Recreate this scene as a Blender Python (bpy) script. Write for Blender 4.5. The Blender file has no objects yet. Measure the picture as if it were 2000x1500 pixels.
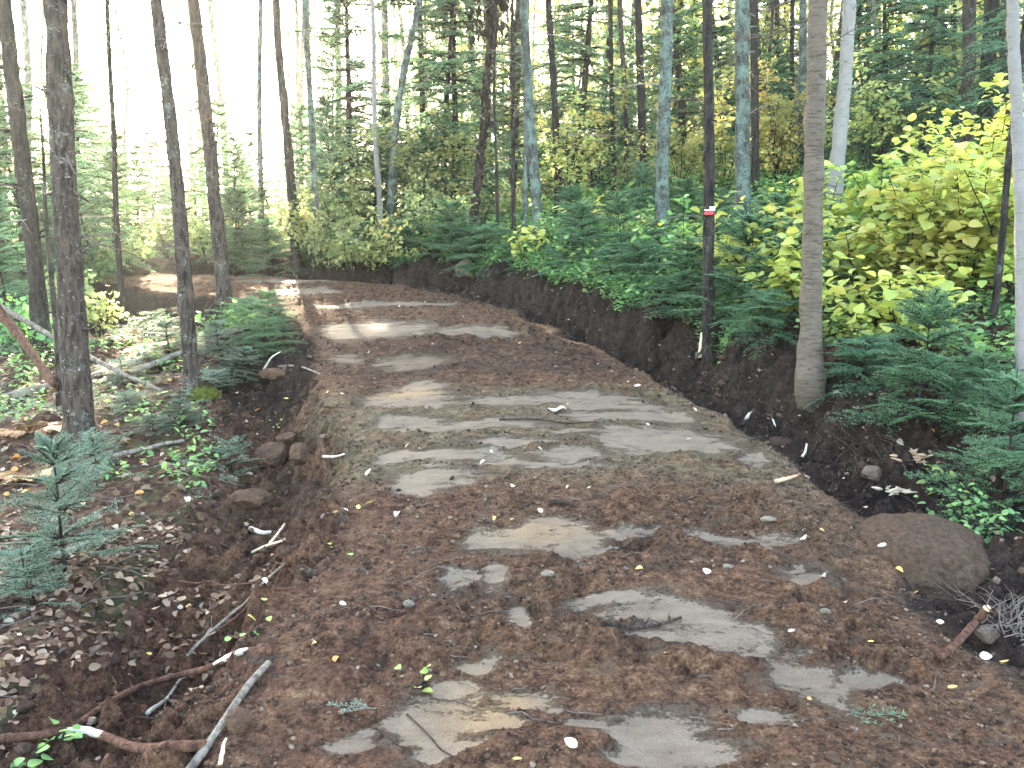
import bpy, math, random
import numpy as np
from mathutils import Matrix, Vector
R = math.radians
C = bpy.context.scene.collection
scn = bpy.context.scene

# ---------------------------------------------------------------- camera, world, sun, exposure
CAM_H, PITCH, FPX = 1.7, R(8.0), 1660.0          # focal length in pixels of a 2000 px wide frame
cam = bpy.data.objects.new('camera', bpy.data.cameras.new('camera'))
C.objects.link(cam)
cam.location = (0, 0, CAM_H)
cam.rotation_euler = (R(90) - PITCH, 0, 0)
cam.data.sensor_width = 36.0
cam.data.lens = 36.0 * FPX / 2000.0
cam.data.clip_start, cam.data.clip_end = 0.05, 2000
scn.camera = cam

SUN_AZ, SUN_EL = R(-17.0), R(29.0)               # azimuth from +Y towards +X
w = bpy.data.worlds.new('World'); scn.world = w; w.use_nodes = True
nt = w.node_tree
sky = nt.nodes.new('ShaderNodeTexSky'); sky.sky_type = 'NISHITA'; sky.sun_disc = False
sky.sun_elevation, sky.sun_rotation = SUN_EL, SUN_AZ
sky.air_density, sky.dust_density, sky.ozone_density = 1.0, 2.0, 1.0
bg = nt.nodes['Background']; bg.inputs['Strength'].default_value = 0.15
nt.links.new(sky.outputs[0], bg.inputs['Color'])
sun = bpy.data.objects.new('sun', bpy.data.lights.new('sun', 'SUN')); C.objects.link(sun)
sun.data.energy, sun.data.angle, sun.data.color = 3.3, R(0.53), (1.0, 0.93, 0.80)
sdir = Vector((math.sin(SUN_AZ) * math.cos(SUN_EL), math.cos(SUN_AZ) * math.cos(SUN_EL), math.sin(SUN_EL)))
sun.rotation_euler = sdir.to_track_quat('Z', 'Y').to_euler()
scn.view_settings.view_transform, scn.view_settings.look = 'Standard', 'None'
scn.view_settings.exposure, scn.view_settings.gamma = 4.1, 1.0
scn.view_settings.use_white_balance = True       # the camera was balanced for open shade
scn.view_settings.white_balance_temperature, scn.view_settings.white_balance_tint = 7900, 10
scn.cycles.use_denoising = True
scn.cycles.max_bounces, scn.cycles.diffuse_bounces, scn.cycles.transmission_bounces = 8, 4, 6
scn.cycles.volume_bounces = 0
HAZE = 0.0020

# ---------------------------------------------------------------- noise
def _hash(i, j, k, seed):
    n = (i.astype(np.int64) * 374761393 + j.astype(np.int64) * 668265263 + k.astype(np.int64) * 2147483647 + seed * 974634777) & 0xffffffff
    n = ((n ^ (n >> 13)) * 1274126177) & 0xffffffff
    n = ((n ^ (n >> 16)) * 2246822519) & 0xffffffff
    return ((n ^ (n >> 15)) & 0xffffff) / float(0xffffff)

def vnoise(x, y, z=None, seed=0):
    x = np.asarray(x, float); y = np.asarray(y, float)
    z = np.zeros_like(x) if z is None else np.asarray(z, float)
    i, j, k = np.floor(x), np.floor(y), np.floor(z)
    u, v, t = x - i, y - j, z - k
    u, v, t = [a * a * (3 - 2 * a) for a in (u, v, t)]
    o = 0
    for a in (0, 1):
        for b in (0, 1):
            for c in (0, 1):
                o = o + _hash(i + a, j + b, k + c, seed) * (u if a else 1 - u) * (v if b else 1 - v) * (t if c else 1 - t)
    return o * 2 - 1

def fbm(x, y, z=None, seed=0, octs=4, gain=0.5):
    o, a = 0, 1.0
    for q in range(octs):
        o = o + a * vnoise(x * 2 ** q + 17.3 * q, np.asarray(y) * 2 ** q - 9.1 * q, None if z is None else np.asarray(z) * 2 ** q, seed + q)
        a *= gain
    return o

def sstep(a, b, x):
    t = np.clip((np.asarray(x, float) - a) / (np.asarray(b, float) - a), 0, 1)
    return t * t * (3 - 2 * t)

# ---------------------------------------------------------------- terrain: a trail that climbs, bends left, cut into a slope
SL = 0.1175
CL = np.array([(0.5, -30), (0.5, -4), (0.47, 0.5), (0.44, 2.2), (0.42, 3.5), (0.42, 4.1), (0.36, 4.9), (0.12, 6.1), (-0.32, 7.3), (-0.82, 8.8), (-1.5, 10.2),
               (-2.4, 11.3), (-3.5, 12.0), (-4.9, 12.7), (-6.6, 13.7), (-9.5, 15.5), (-14, 18), (-40, 32)], float)
def _catmull(P, n=6):
    out = []
    for a in range(1, len(P) - 2):
        p0, p1, p2, p3 = P[a - 1:a + 3]
        for t in np.linspace(0, 1, n, endpoint=False):
            out.append(0.5 * ((2 * p1) + (p2 - p0) * t + (2 * p0 - 5 * p1 + 4 * p2 - p3) * t ** 2 + (3 * p1 - p0 - 3 * p2 + p3) * t ** 3))
    return np.array([P[0]] + out + [P[-2], P[-1]])
CLP = _catmull(CL)
_A, _B = CLP[:-1], CLP[1:]

def trail_coords(x, y):
    best = np.full(x.shape, 1e9); tt = np.zeros(x.shape); yy = np.zeros(x.shape); xx = np.zeros(x.shape)
    for a, b in zip(_A, _B):
        d = b - a; L = np.hypot(*d)
        if L < 1e-6: continue
        d = d / L
        s = np.clip((x - a[0]) * d[0] + (y - a[1]) * d[1], 0, L)
        qx, qy = a[0] + d[0] * s, a[1] + d[1] * s
        r2 = (x - qx) ** 2 + (y - qy) ** 2
        m = r2 < best
        best = np.where(m, r2, best)
        sg = np.where((x - qx) * d[1] - (y - qy) * d[0] >= 0, 1.0, -1.0)
        tt = np.where(m, np.sqrt(r2) * sg, tt); yy = np.where(m, qy, yy); xx = np.where(m, qx, xx)
    return tt, xx, yy

def cam_ray(px, py):
    a = (px - 1000) / FPX; b = (750 - py) / FPX
    return np.array([a, math.cos(PITCH) + b * math.sin(PITCH), -math.sin(PITCH) + b * math.cos(PITCH)])
def on_plane(px, py, off=0.0):
    d = cam_ray(px, py); t = (CAM_H - off) / (SL * d[1] - d[2])
    return np.array([0, 0, CAM_H]) + d * t

# scraped sandy patches on the trail: centre and half sizes (the shape is broken up by noise)
_sand = [(720, 648, 120, 17), (925, 652, 90, 10), (800, 712, 65, 13), (660, 700, 50, 9), (1240, 715, 60, 8), (800, 780, 95, 18), (795, 825, 75, 10), (1150, 780, 90, 12), (1200, 796, 110, 8), (1300, 866, 135, 24),
         (900, 898, 125, 11), (1090, 895, 80, 9), (850, 948, 80, 21), (1060, 1052, 115, 26), (1450, 1052, 120, 12), (1120, 1082, 60, 10), (890, 1138, 36, 17), (968, 1132, 32, 20), (1010, 1205, 26, 34),
         (1330, 1208, 140, 32), (1400, 1250, 100, 24), (1590, 1330, 62, 52), (850, 1395, 95, 50), (1010, 1358, 60, 14), (1080, 1372, 26, 9), (1290, 1425, 80, 34), (1160, 1412, 45, 12), (1340, 1475, 130, 32),
         (1600, 1125, 70, 12), (700, 600, 70, 6), (800, 598, 80, 5), (600, 572, 70, 5), (560, 552, 90, 4), (1000, 790, 120, 10), (930, 835, 130, 10), (1230, 820, 120, 12), (1050, 915, 130, 8), (1000, 870, 90, 8), (830, 760, 60, 9), (760, 895, 40, 14), (1480, 900, 40, 10), (950, 1060, 60, 14), (1250, 1050, 90, 9), (1180, 1180, 60, 12), (1290, 1265, 60, 14), (1480, 1275, 40, 20), (950, 1420, 50, 22), (870, 1340, 40, 14), (700, 1450, 40, 20), (1500, 1420, 60, 12), (1140, 850, 50, 8), (920, 1300, 40, 12), (1700, 1330, 60, 10), (880, 1460, 60, 12)]
SAND = []
for cx, cy, rx, ry in _sand:
    c = on_plane(cx, cy); e = on_plane(cx + rx, cy); f = on_plane(cx, cy - ry); g = on_plane(cx, cy + ry)
    SAND.append((c[0], c[1], abs(e[0] - c[0]), abs(f[1] - g[1]) / 2))

def sand_field(x, y):
    wx = x + 0.06 * fbm(x * 4, y * 4, seed=71, octs=3); wy = y + 0.06 * fbm(x * 4, y * 4, seed=75, octs=3)
    m = np.zeros(x.shape)
    for cx, cy, rx, ry in SAND:
        m = np.maximum(m, 1.6 - np.sqrt(((wx - cx) / rx) ** 2 + ((wy - cy) / ry) ** 2))
    return np.clip(m, 0, 1)

def terrain(x, y, detail=True):
    x = np.asarray(x, float); y = np.asarray(y, float)
    t, qx, qy = trail_coords(x, y)
    hwL = np.interp(qy, [2, 4, 6, 8, 10, 11.5, 13], [1.22, 1.2, 1.22, 1.25, 1.2, 0.95, 0.9])
    hwR = np.interp(qy, [2, 4, 6, 8, 10, 11.5, 13], [1.2, 1.2, 1.22, 1.2, 1.1, 0.9, 0.9])
    wob = 0.10 * fbm(x * 1.3, y * 1.3, seed=5, octs=3) if detail else 0
    u_l, u_r = -t - hwL + wob, t - hwR + wob * 1.5
    if detail: u_r = u_r + sstep(0.2, 0.5, u_r) * (0.16 * fbm(x * 2.6, y * 2.6, seed=91, octs=3) - 0.03)
    base = SL * np.minimum(y, 12.5) + SL * 0.8 * (1 - np.exp(-np.maximum(y - 12.5, 0) / 3.5)) * np.interp(x, [-7, -2], [0.6, 2.0])
    base = np.where(y < -10, SL * -10, base)
    # left: the fill slopes down to a ditch and a low forest floor
    DL = np.interp(qy, [0, 2, 3.5, 5, 6.5, 8, 9.5, 11, 12, 12.6, 14], [0.2, 0.24, 0.38, 0.46, 0.42, 0.25, 0.12, 0.12, 0.25, 0.5, 0.5])
    RL = np.interp(qy, [0, 2, 3.5, 6.5, 8, 10, 12.6], [0.02, 0.06, 0.18, 0.2, 0.1, 0.0, 0.0])
    left = -DL * sstep(0, 0.55, u_l) + RL * sstep(0.6, 1.25, u_l) - 0.05 * np.maximum(u_l - 1.2, 0) - 0.02 * np.maximum(u_l - 8, 0)
    # right: a ditch, a cut bank, then the hillside
    DR = np.interp(qy, [0, 2.5, 3.6, 4.4, 6, 9, 11], [0.03, 0.05, 0.07, 0.18, 0.22, 0.12, 0.05])
    BH = np.interp(qy, [0, 3, 4, 5, 6, 7.5, 9, 11, 13, 16], [0.0, 0.0, 0.02, 0.15, 0.30, 0.35, 0.31, 0.28, 0.28, 0.2])
    UB = np.interp(qy, [3.5, 5, 6.2, 7.5], [1.25, 1.2, 1.05, 0.66])
    hill = np.interp(x, [-9, -4, -1.0, 1.5], [0.02, 0.06, 0.13, 0.20]) * np.interp(y, [4, 5, 7], [0.25, 0.7, 1.0])
    far = np.maximum(u_r - UB, 0)
    right = -DR * sstep(0, 0.28, u_r) + (DR + BH) * sstep(0.34, UB, u_r) + hill * np.minimum(far, 22) + 0.35 * hill * np.maximum(far - 22, 0)
    z = base + np.where(u_l > 0, left, 0) + np.where(u_r > 0, right, 0)
    inside = (1 - sstep(-0.2, 0.05, np.maximum(u_l, u_r)))
    z = z + 0.035 * inside * (1 - np.clip(t / 1.2, -1, 1) ** 2)
    bank_r = sstep(0.0, 0.25, u_r) * (1 - sstep(UB + 0.05, UB + 0.35, u_r)) * np.interp(qy, [2.5, 4.2], [0.3, 1])
    bank_l = sstep(0.0, 0.2, u_l) * (1 - sstep(0.7, 1.1, u_l))
    forest = np.maximum(sstep(0.75, 1.1, u_l), sstep(UB - 0.1, UB + 0.2, u_r))
    if not detail: return z, dict(forest=forest, bank_r=bank_r, bank_l=bank_l, u_l=u_l, u_r=u_r, t=t, qy=qy)
    near = 1 - sstep(16, 26, np.hypot(x, y))
    sd = sand_field(x, y) * inside
    flat = 1 - 0.75 * sstep(0.25, 0.6, sd)
    lump = fbm(x * 2.2, y * 2.2, seed=11, octs=3)
    mid = fbm(x * 7, y * 9, seed=21, octs=3)
    fine = fbm(x * 22, y * 26, seed=31, octs=3)
    band = vnoise(x * 0.9 + 0.3 * lump, y * 5.5 + 0.5 * lump, seed=41)          # the digger's bucket worked across the trail
    z = z + inside * near * (0.016 * lump + flat * (0.012 + 0.022 * sstep(-0.1, 0.5, fbm(x * 1.5, y * 2.1, seed=81, octs=2))) * (mid + 0.75 * np.maximum(fine, -0.3)) + 0.014 * band * (0.4 + 0.6 * flat) - 0.010 * sstep(0.3, 0.6, sd))
    bk = np.maximum(bank_r, bank_l)
    z = z + bk * near * (0.10 * lump + 0.085 * mid + 0.045 * fine)
    z = z + forest * (0.05 * lump + near * (0.025 * mid + 0.008 * fine)) + 0.12 * (1 - near) * fbm(x * 0.25, y * 0.25, seed=51, octs=2)
    return z, dict(forest=forest, bank_r=bank_r, UB=UB, bank_l=bank_l, inside=inside, sand=sd, u_l=u_l, u_r=u_r, t=t, qy=qy, lump=lump)

def gz(x, y):
    return terrain(np.array([x], float), np.array([y], float))[0][0]
_ts = np.concatenate([np.arange(1.2, 14, 0.03), np.arange(14, 60, 0.15)])
def at(px, py, lift=0.0):
    """the point of the ground seen at this spot of the frame"""
    d = cam_ray(px, py)
    P = np.array([0, 0, CAM_H])[None] + d[None] * _ts[:, None]
    z, _ = terrain(P[:, 0], P[:, 1])
    hit = np.nonzero(P[:, 2] < z + lift)[0]
    k = hit[0] if len(hit) else len(_ts) - 1
    return np.array([P[k, 0], P[k, 1], z[k]])
def at_d(px, py, d):
    r = cam_ray(px, py); t = d / r[1]
    return np.array([0, 0, CAM_H]) + r * t

# ---------------------------------------------------------------- mesh building
class MB:
    def __init__(s): s.V, s.F, s.Cc, s.n = [], [], [], 0
    def add(s, V, F, col=(0.5, 0.5, 0.5)):
        V = np.asarray(V, float).reshape(-1, 3); F = np.asarray(F, int)
        s.V.append(V); s.F.append(F + s.n); s.n += len(V)
        c = np.asarray(col, float)
        s.Cc.append(np.tile(c[:3], (len(V), 1)) if c.ndim == 1 else c[:, :3])
        return s
    def mesh(s, name, mat, smooth=False):
        me = bpy.data.meshes.new(name)
        V = np.concatenate(s.V); n = len(V)
        me.vertices.add(n); me.vertices.foreach_set('co', V.astype(np.float32).ravel())
        loops = np.concatenate([f.ravel() for f in s.F]); tot = np.concatenate([np.full(len(f), f.shape[1]) for f in s.F])
        me.loops.add(len(loops)); me.loops.foreach_set('vertex_index', loops.astype(np.int32))
        me.polygons.add(len(tot)); me.polygons.foreach_set('loop_start', np.concatenate([[0], np.cumsum(tot)[:-1]]).astype(np.int32))
        if smooth: me.polygons.foreach_set('use_smooth', np.ones(len(tot), bool))
        a = me.attributes.new('tint', 'FLOAT_COLOR', 'POINT')
        a.data.foreach_set('color', np.concatenate([np.concatenate(s.Cc), np.ones((n, 1))], 1).astype(np.float32).ravel())
        me.materials.append(mat); me.update(calc_edges=True); me.validate()
        return me

def link(name, me, parent=None, loc=None, rot=None, scale=None):
    o = bpy.data.objects.new(name, me); C.objects.link(o)
    if loc is not None: o.location = loc
    if rot is not None: o.rotation_euler = rot
    if scale is not None: o.scale = (scale,) * 3 if np.isscalar(scale) else scale
    if parent is not None: o.parent = parent
    return o
def tag(o, label=None, cat=None, group=None, kind=None):
    for k, v in (('label', label), ('category', cat), ('group', group), ('kind', kind)):
        if v: o[k] = v
    return o
def root(name, loc, label, cat, group=None, rotz=0.0, scale=1.0):
    o = bpy.data.objects.new(name, None); C.objects.link(o); o.location = loc; o.rotation_euler = (0, 0, rotz); o.scale = (scale,) * 3
    o.empty_display_size = 0.1
    return tag(o, label, cat, group)

def frames(P):
    T = np.gradient(P, axis=0); T /= np.linalg.norm(T, axis=1, keepdims=True) + 1e-12
    ref = np.array([0.0, 0, 1]) if abs(T[0, 2]) < 0.9 else np.array([1.0, 0, 0])
    N = np.cross(T, ref); N /= np.linalg.norm(N, axis=1, keepdims=True) + 1e-9
    return T, N, np.cross(T, N)
def tube(P, r, sides=8, cap=True, rough=0.0, seed=0, rscale=6.0):
    P = np.asarray(P, float); n = len(P); r = np.broadcast_to(np.asarray(r, float), (n,))
    T, N, B = frames(P)
    a = np.linspace(0, 2 * np.pi, sides, endpoint=False)
    D = np.cos(a)[None, :, None] * N[:, None] + np.sin(a)[None, :, None] * B[:, None]
    rr = np.repeat(r[:, None], sides, 1)
    if rough:
        Q = P[:, None] + D * rr[..., None]
        rr = rr * (1 + rough * fbm(Q[..., 0] * rscale, Q[..., 1] * rscale, Q[..., 2] * rscale * 0.6, seed, 3))
    V = (P[:, None] + D * rr[..., None]).reshape(-1, 3)
    i, j = np.meshgrid(np.arange(n - 1), np.arange(sides), indexing='ij'); k = (j + 1) % sides
    F = np.stack([i * sides + j, i * sides + k, (i + 1) * sides + k, (i + 1) * sides + j], -1).reshape(-1, 4)
    if cap:
        V = np.concatenate([V, P[:1] , P[-1:]]); c0, c1 = n * sides, n * sides + 1
        j = np.arange(sides); k = (j + 1) % sides
        F = np.concatenate([F, np.stack([k, j, np.full(sides, c0), np.full(sides, c0)], -1)[:, [0, 1, 2, 2]], np.stack([(n - 1) * sides + j, (n - 1) * sides + k, np.full(sides, c1), np.full(sides, c1)], -1)[:, [0, 1, 2, 2]]])
        q, t3 = F[:(n - 1) * sides], F[(n - 1) * sides:, :3]
        return V, q, t3
    return V, F, None
def add_tube(mb, P, r, sides=8, cap=True, col=(.5, .5, .5), **k):
    V, q, t3 = tube(P, r, sides, cap, **k)
    n0 = mb.n
    mb.add(V, q, col)
    if t3 is not None: mb.F.append(t3 + n0)
def wobble_line(rng, a, b, n=10, amp=0.03, sag=0.0):
    a, b = np.asarray(a, float), np.asarray(b, float); s = np.linspace(0, 1, n)
    P = a + (b - a) * s[:, None]; L = np.linalg.norm(b - a)
    ph = rng.uniform(0, 6.3, (3, 3))
    for ax in range(3):
        P[:, ax] += amp * L * sum(np.sin(s * (2.2 + 2.3 * q) * 2 + ph[ax, q]) / (1 + q) for q in range(3)) * np.sin(np.pi * np.clip(s * 1.2, 0, 1)) * 0.6
    P[:, 2] -= sag * L * s ** 2
    return P

_oct = None
def ico(sub=1):
    import bmesh
    bm = bmesh.new(); bmesh.ops.create_icosphere(bm, subdivisions=sub, radius=1.0)
    V = np.array([v.co[:] for v in bm.verts]); F = np.array([[v.index for v in f.verts] for f in bm.faces]); bm.free()
    return V, F
ICO = {k: ico(k) for k in (1, 2, 3, 5, 6)}

# leaf: a folded blade along +x, unit length
_lx = np.array([0.0, 0.12, 0.35, 0.62, 0.86, 1.0])
def leaf_template(width=0.46, fold=0.25, droop=0.2):
    hw = np.array([0.0, 0.30, 0.46, 0.40, 0.20, 0.0]) / 0.46 * width
    mid = np.stack([_lx, 0 * _lx, -droop * _lx ** 2], 1)
    out = []
    for sgn in (1, -1):
        e = mid.copy(); e[:, 1] = sgn * hw; e[:, 2] += fold * hw; out.append(e[1:5])
    V = np.concatenate([mid, out[0], out[1]])
    Q = [[1, 2, 7, 6], [2, 3, 8, 7], [3, 4, 9, 8], [2, 1, 10, 11], [3, 2, 11, 12], [4, 3, 12, 13]]
    T = [[0, 1, 6], [4, 5, 9], [1, 0, 10], [5, 4, 13]]
    return V, np.array(Q), np.array(T)
def rot_basis(rng, n, tilt):
    az = rng.uniform(0, 2 * np.pi, n); el = rng.normal(0, tilt, n); ro = rng.normal(0, tilt, n)
    d = np.stack([np.cos(az) * np.cos(el), np.sin(az) * np.cos(el), np.sin(el)], 1)
    s = np.stack([-np.sin(az), np.cos(az), 0 * az], 1)
    u = np.cross(d, s)
    s2 = s * np.cos(ro)[:, None] + u * np.sin(ro)[:, None]; u2 = np.cross(d, s2)
    return np.stack([d, s2, u2], 2)            # columns: local x, y, z
def scatter(mb, tmpl, P, M, size, tint):
    V, faces = tmpl[0], tmpl[1:]
    W = np.einsum('nij,vj->nvi', M, V) * np.asarray(size).reshape(-1, 1, 1) + P[:, None]
    n, k = len(P), len(V); n0 = mb.n
    mb.V.append(W.reshape(-1, 3)); mb.Cc.append(np.repeat(np.asarray(tint, float), k, 0)); mb.n += n * k
    off = (np.arange(n) * k + n0)[:, None, None]
    for f in faces:
        if len(f): mb.F.append((f[None] + off).reshape(-1, f.shape[1]))
LEAF = leaf_template(); LEAF_NARROW = leaf_template(0.26, 0.2, 0.1); LEAF_CURL = leaf_template(0.36, 0.55, 0.35); LEAF_FLAT = leaf_template(0.40, 0.12, 0.05)
DIAMOND = (np.array([[0, 0, 0], [0.45, 0.22, 0.03], [1, 0, -0.05], [0.45, -0.22, 0.03]]), np.array([[0, 1, 2, 3]]))

# ---------------------------------------------------------------- materials
class NT:
    def __init__(s, name):
        s.m = bpy.data.materials.new(name); s.m.use_nodes = True; s.t = s.m.node_tree
        s.b = s.t.nodes['Principled BSDF']; s.out = s.t.nodes['Material Output']
    def n(s, typ, **kw):
        x = s.t.nodes.new(typ)
        for k, v in kw.items():
            if k in x.inputs: x.inputs[k].default_value = v
            else: setattr(x, k, v)
        return x
    def l(s, a, b): s.t.links.new(a, b)
    def coord(s, scale=(1, 1, 1), rand=True):
        tc = s.n('ShaderNodeTexCoord'); mp = s.n('ShaderNodeMapping'); mp.inputs['Scale'].default_value = scale
        if rand:
            oi = s.n('ShaderNodeObjectInfo'); mu = s.n('ShaderNodeVectorMath', operation='SCALE'); mu.inputs[0].default_value = (37, 19, 53)
            s.l(oi.outputs['Random'], mu.inputs['Scale']); s.l(mu.outputs[0], mp.inputs['Location'])
        s.l(tc.outputs['Object'], mp.inputs['Vector']); return mp.outputs[0]
    def noise(s, vec, scale, detail=4, rough=0.6):
        x = s.n('ShaderNodeTexNoise', Scale=scale, Detail=detail, Roughness=rough); s.l(vec, x.inputs['Vector']); return x.outputs['Fac']
    def ramp(s, fac, stops, interp='LINEAR'):
        x = s.n('ShaderNodeValToRGB'); e = x.color_ramp.elements; x.color_ramp.interpolation = interp
        for i, (p, c) in enumerate(stops):
            q = e[i] if i < 2 else e.new(p)
            q.position = p; q.color = tuple(c) + (1,) if not np.isscalar(c) else (c, c, c, 1)
        s.l(fac, x.inputs[0]); return x.outputs[0]
    def mix(s, fac, a, b, typ='MIX'):
        x = s.n('ShaderNodeMix', data_type='RGBA', blend_type=typ)
        for sock, v in ((x.inputs[0], fac), (x.inputs[6], a), (x.inputs[7], b)):
            if isinstance(v, (tuple, list)): sock.default_value = tuple(v) + (1,)
            elif np.isscalar(v): sock.default_value = v
            else: s.l(v, sock)
        return x.outputs[2]
    def math(s, op, a, b=0.0, clamp=False):
        x = s.n('ShaderNodeMath', operation=op, use_clamp=clamp)
        for i, v in enumerate((a, b)):
            if np.isscalar(v): x.inputs[i].default_value = v
            else: s.l(v, x.inputs[i])
        return x.outputs[0]
    def attr(s, name):
        x = s.n('ShaderNodeAttribute', attribute_name=name); sp = s.n('ShaderNodeSeparateColor'); s.l(x.outputs['Color'], sp.inputs[0]); return sp.outputs
    def bump(s, h, strength, dist=0.01):
        x = s.n('ShaderNodeBump', Strength=strength, Distance=dist); s.l(h, x.inputs['Height']); s.l(x.outputs[0], s.b.inputs['Normal']); return x
    def done(s, col, rough=0.9, spec=0.2):
        if isinstance(col, (tuple, list)): s.b.inputs['Base Color'].default_value = tuple(col) + (1,)
        else: s.l(col, s.b.inputs['Base Color'])
        if np.isscalar(rough): s.b.inputs['Roughness'].default_value = rough
        else: s.l(rough, s.b.inputs['Roughness'])
        s.b.inputs['Specular IOR Level'].default_value = spec
        return s.m

def soil_material():
    s = NT('soil'); v = s.coord(rand=False)
    a, b = s.attr('mask'), s.attr('mask2')
    va = s.coord((0.45, 1.25, 1.0), False)
    n1, n2, n3, n4 = s.noise(v, 3.5, 6, 0.65), s.noise(v, 18, 6, 0.7), s.noise(v, 75, 5, 0.7), s.noise(v, 220, 3, 0.7)
    n5 = s.noise(va, 11, 7, 0.72)
    nm = s.math('ADD', s.math('MULTIPLY', n2, 0.55), s.math('MULTIPLY', n3, 0.45))
    brown = s.ramp(nm, [(0.40, (0.016, 0.008, 0.005)), (0.475, (0.092, 0.045, 0.023)), (0.54, (0.160, 0.085, 0.046)), (0.62, (0.27, 0.18, 0.115))])
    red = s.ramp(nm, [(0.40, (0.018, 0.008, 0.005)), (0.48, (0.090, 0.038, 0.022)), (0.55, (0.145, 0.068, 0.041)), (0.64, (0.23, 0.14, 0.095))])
    olive = s.ramp(nm, [(0.39, (0.035, 0.026, 0.015)), (0.5, (0.15, 0.118, 0.068)), (0.63, (0.27, 0.22, 0.14))])
    brown = s.mix(s.ramp(n5, [(0.55, 0.0), (0.64, 0.7)]), brown, (0.155, 0.112, 0.075))
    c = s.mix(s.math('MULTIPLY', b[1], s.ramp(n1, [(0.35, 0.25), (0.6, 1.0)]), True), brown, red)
    c = s.mix(s.math('MULTIPLY', b[0], s.ramp(n1, [(0.35, 0.2), (0.55, 1.0)]), True), c, olive)
    # sand shows where the field plus ragged noise passes a threshold
    e = s.math('ADD', s.math('ADD', s.math('MULTIPLY', a[0], 1.12), s.math('MULTIPLY', s.math('SUBTRACT', n1, 0.5), 0.9)), s.math('ADD', s.math('MULTIPLY', s.math('SUBTRACT', n5, 0.5), 3.0), s.math('MULTIPLY', s.math('SUBTRACT', n3, 0.5), 1.5)))
    sm = s.ramp(e, [(0.22, 0.0), (0.45, 0.5), (0.75, 1.0)])
    sandc = s.ramp(n5, [(0.3, (0.090, 0.066, 0.046)), (0.5, (0.132, 0.104, 0.077)), (0.7, (0.165, 0.133, 0.100))])
    sandc = s.mix(s.ramp(n4, [(0.56, 0.0), (0.68, 0.6)]), sandc, (0.16, 0.115, 0.085))
    sandc = s.mix(s.math('MULTIPLY', b[2], 0.55), sandc, (0.28, 0.17, 0.08))
    c = s.mix(sm, c, sandc)
    c = s.mix(s.ramp(n4, [(0.35, 0.55), (0.5, 0.0)]), c, (0.035, 0.022, 0.017))
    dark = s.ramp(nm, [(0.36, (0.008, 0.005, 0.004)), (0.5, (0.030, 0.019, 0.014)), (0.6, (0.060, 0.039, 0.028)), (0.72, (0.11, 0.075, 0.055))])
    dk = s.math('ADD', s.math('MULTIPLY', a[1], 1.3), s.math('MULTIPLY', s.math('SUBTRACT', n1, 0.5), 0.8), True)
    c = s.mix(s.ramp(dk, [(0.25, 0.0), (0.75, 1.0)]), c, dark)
    # forest floor: rotting leaves, needles, moss
    vo = s.n('ShaderNodeTexVoronoi', Scale=26.0, Randomness=1.0); s.l(v, vo.inputs['Vector'])
    sp = s.n('ShaderNodeSeparateColor'); s.l(vo.outputs['Color'], sp.inputs[0])
    lit = s.ramp(sp.outputs[0], [(0.0, (0.028, 0.013, 0.009)), (0.4, (0.085, 0.038, 0.024)), (0.7, (0.14, 0.068, 0.042)), (0.9, (0.20, 0.12, 0.08)), (1.0, (0.26, 0.16, 0.08))])
    lit = s.mix(s.ramp(n3, [(0.35, 0.7), (0.6, 0.0)]), lit, (0.028, 0.016, 0.012))
    moss = s.mix(n3, (0.018, 0.035, 0.014), (0.07, 0.11, 0.035))
    lit = s.mix(s.ramp(s.math('ADD', n1, s.math('MULTIPLY', s.math('SUBTRACT', n2, 0.5), 0.5)), [(0.52, 0.0), (0.66, 0.75)]), lit, moss)
    c = s.mix(s.ramp(s.math('ADD', a[2], s.math('MULTIPLY', s.math('SUBTRACT', n2, 0.5), 0.7)), [(0.35, 0.0), (0.6, 1.0)]), c, lit)
    h = s.math('ADD', s.math('MULTIPLY', n2, 1.0), s.math('ADD', s.math('MULTIPLY', n3, 0.6), s.math('MULTIPLY', n4, 0.22)))
    inv = s.math('SUBTRACT', 1.0, s.math('MULTIPLY', sm, 0.8))
    s.bump(s.math('MULTIPLY', h, inv), 1.0, 0.045)
    return s.done(c, s.math('SUBTRACT', 0.97, s.math('MULTIPLY', sm, 0.25)), 0.18)
SOIL = soil_material()

def bark_material(name, lo, hi, patch, pamt, fleck=(0.5, 0.5, 0.48), fl=0.74, stretch=0.22, moss=0.0, bstr=1.0):
    s = NT(name); v = s.coord((1, 1, stretch)); v2 = s.coord((1, 1, 1))
    n1, n2, n3 = s.noise(v, 34, 6, 0.7), s.noise(v2, 7, 5, 0.65), s.noise(v2, 60, 4, 0.7)
    c = s.mix(s.ramp(n1, [(0.38, 0.0), (0.6, 1.0)]), lo, hi)
    pm = s.ramp(s.math('ADD', s.math('MULTIPLY', n2, 0.55), s.math('MULTIPLY', n3, 0.45)), [(0.62 - 0.25 * pamt, 0.0), (0.72 - 0.25 * pamt, 0.85)])
    c = s.mix(pm, c, patch)
    c = s.mix(s.ramp(n3, [(fl - 0.05, 0.0), (fl, 0.8)]), c, fleck)
    s.bump(s.math('ADD', n1, s.math('MULTIPLY', n3, 0.4)), bstr, 0.03)
    return s.done(c, 0.92, 0.15)
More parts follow.
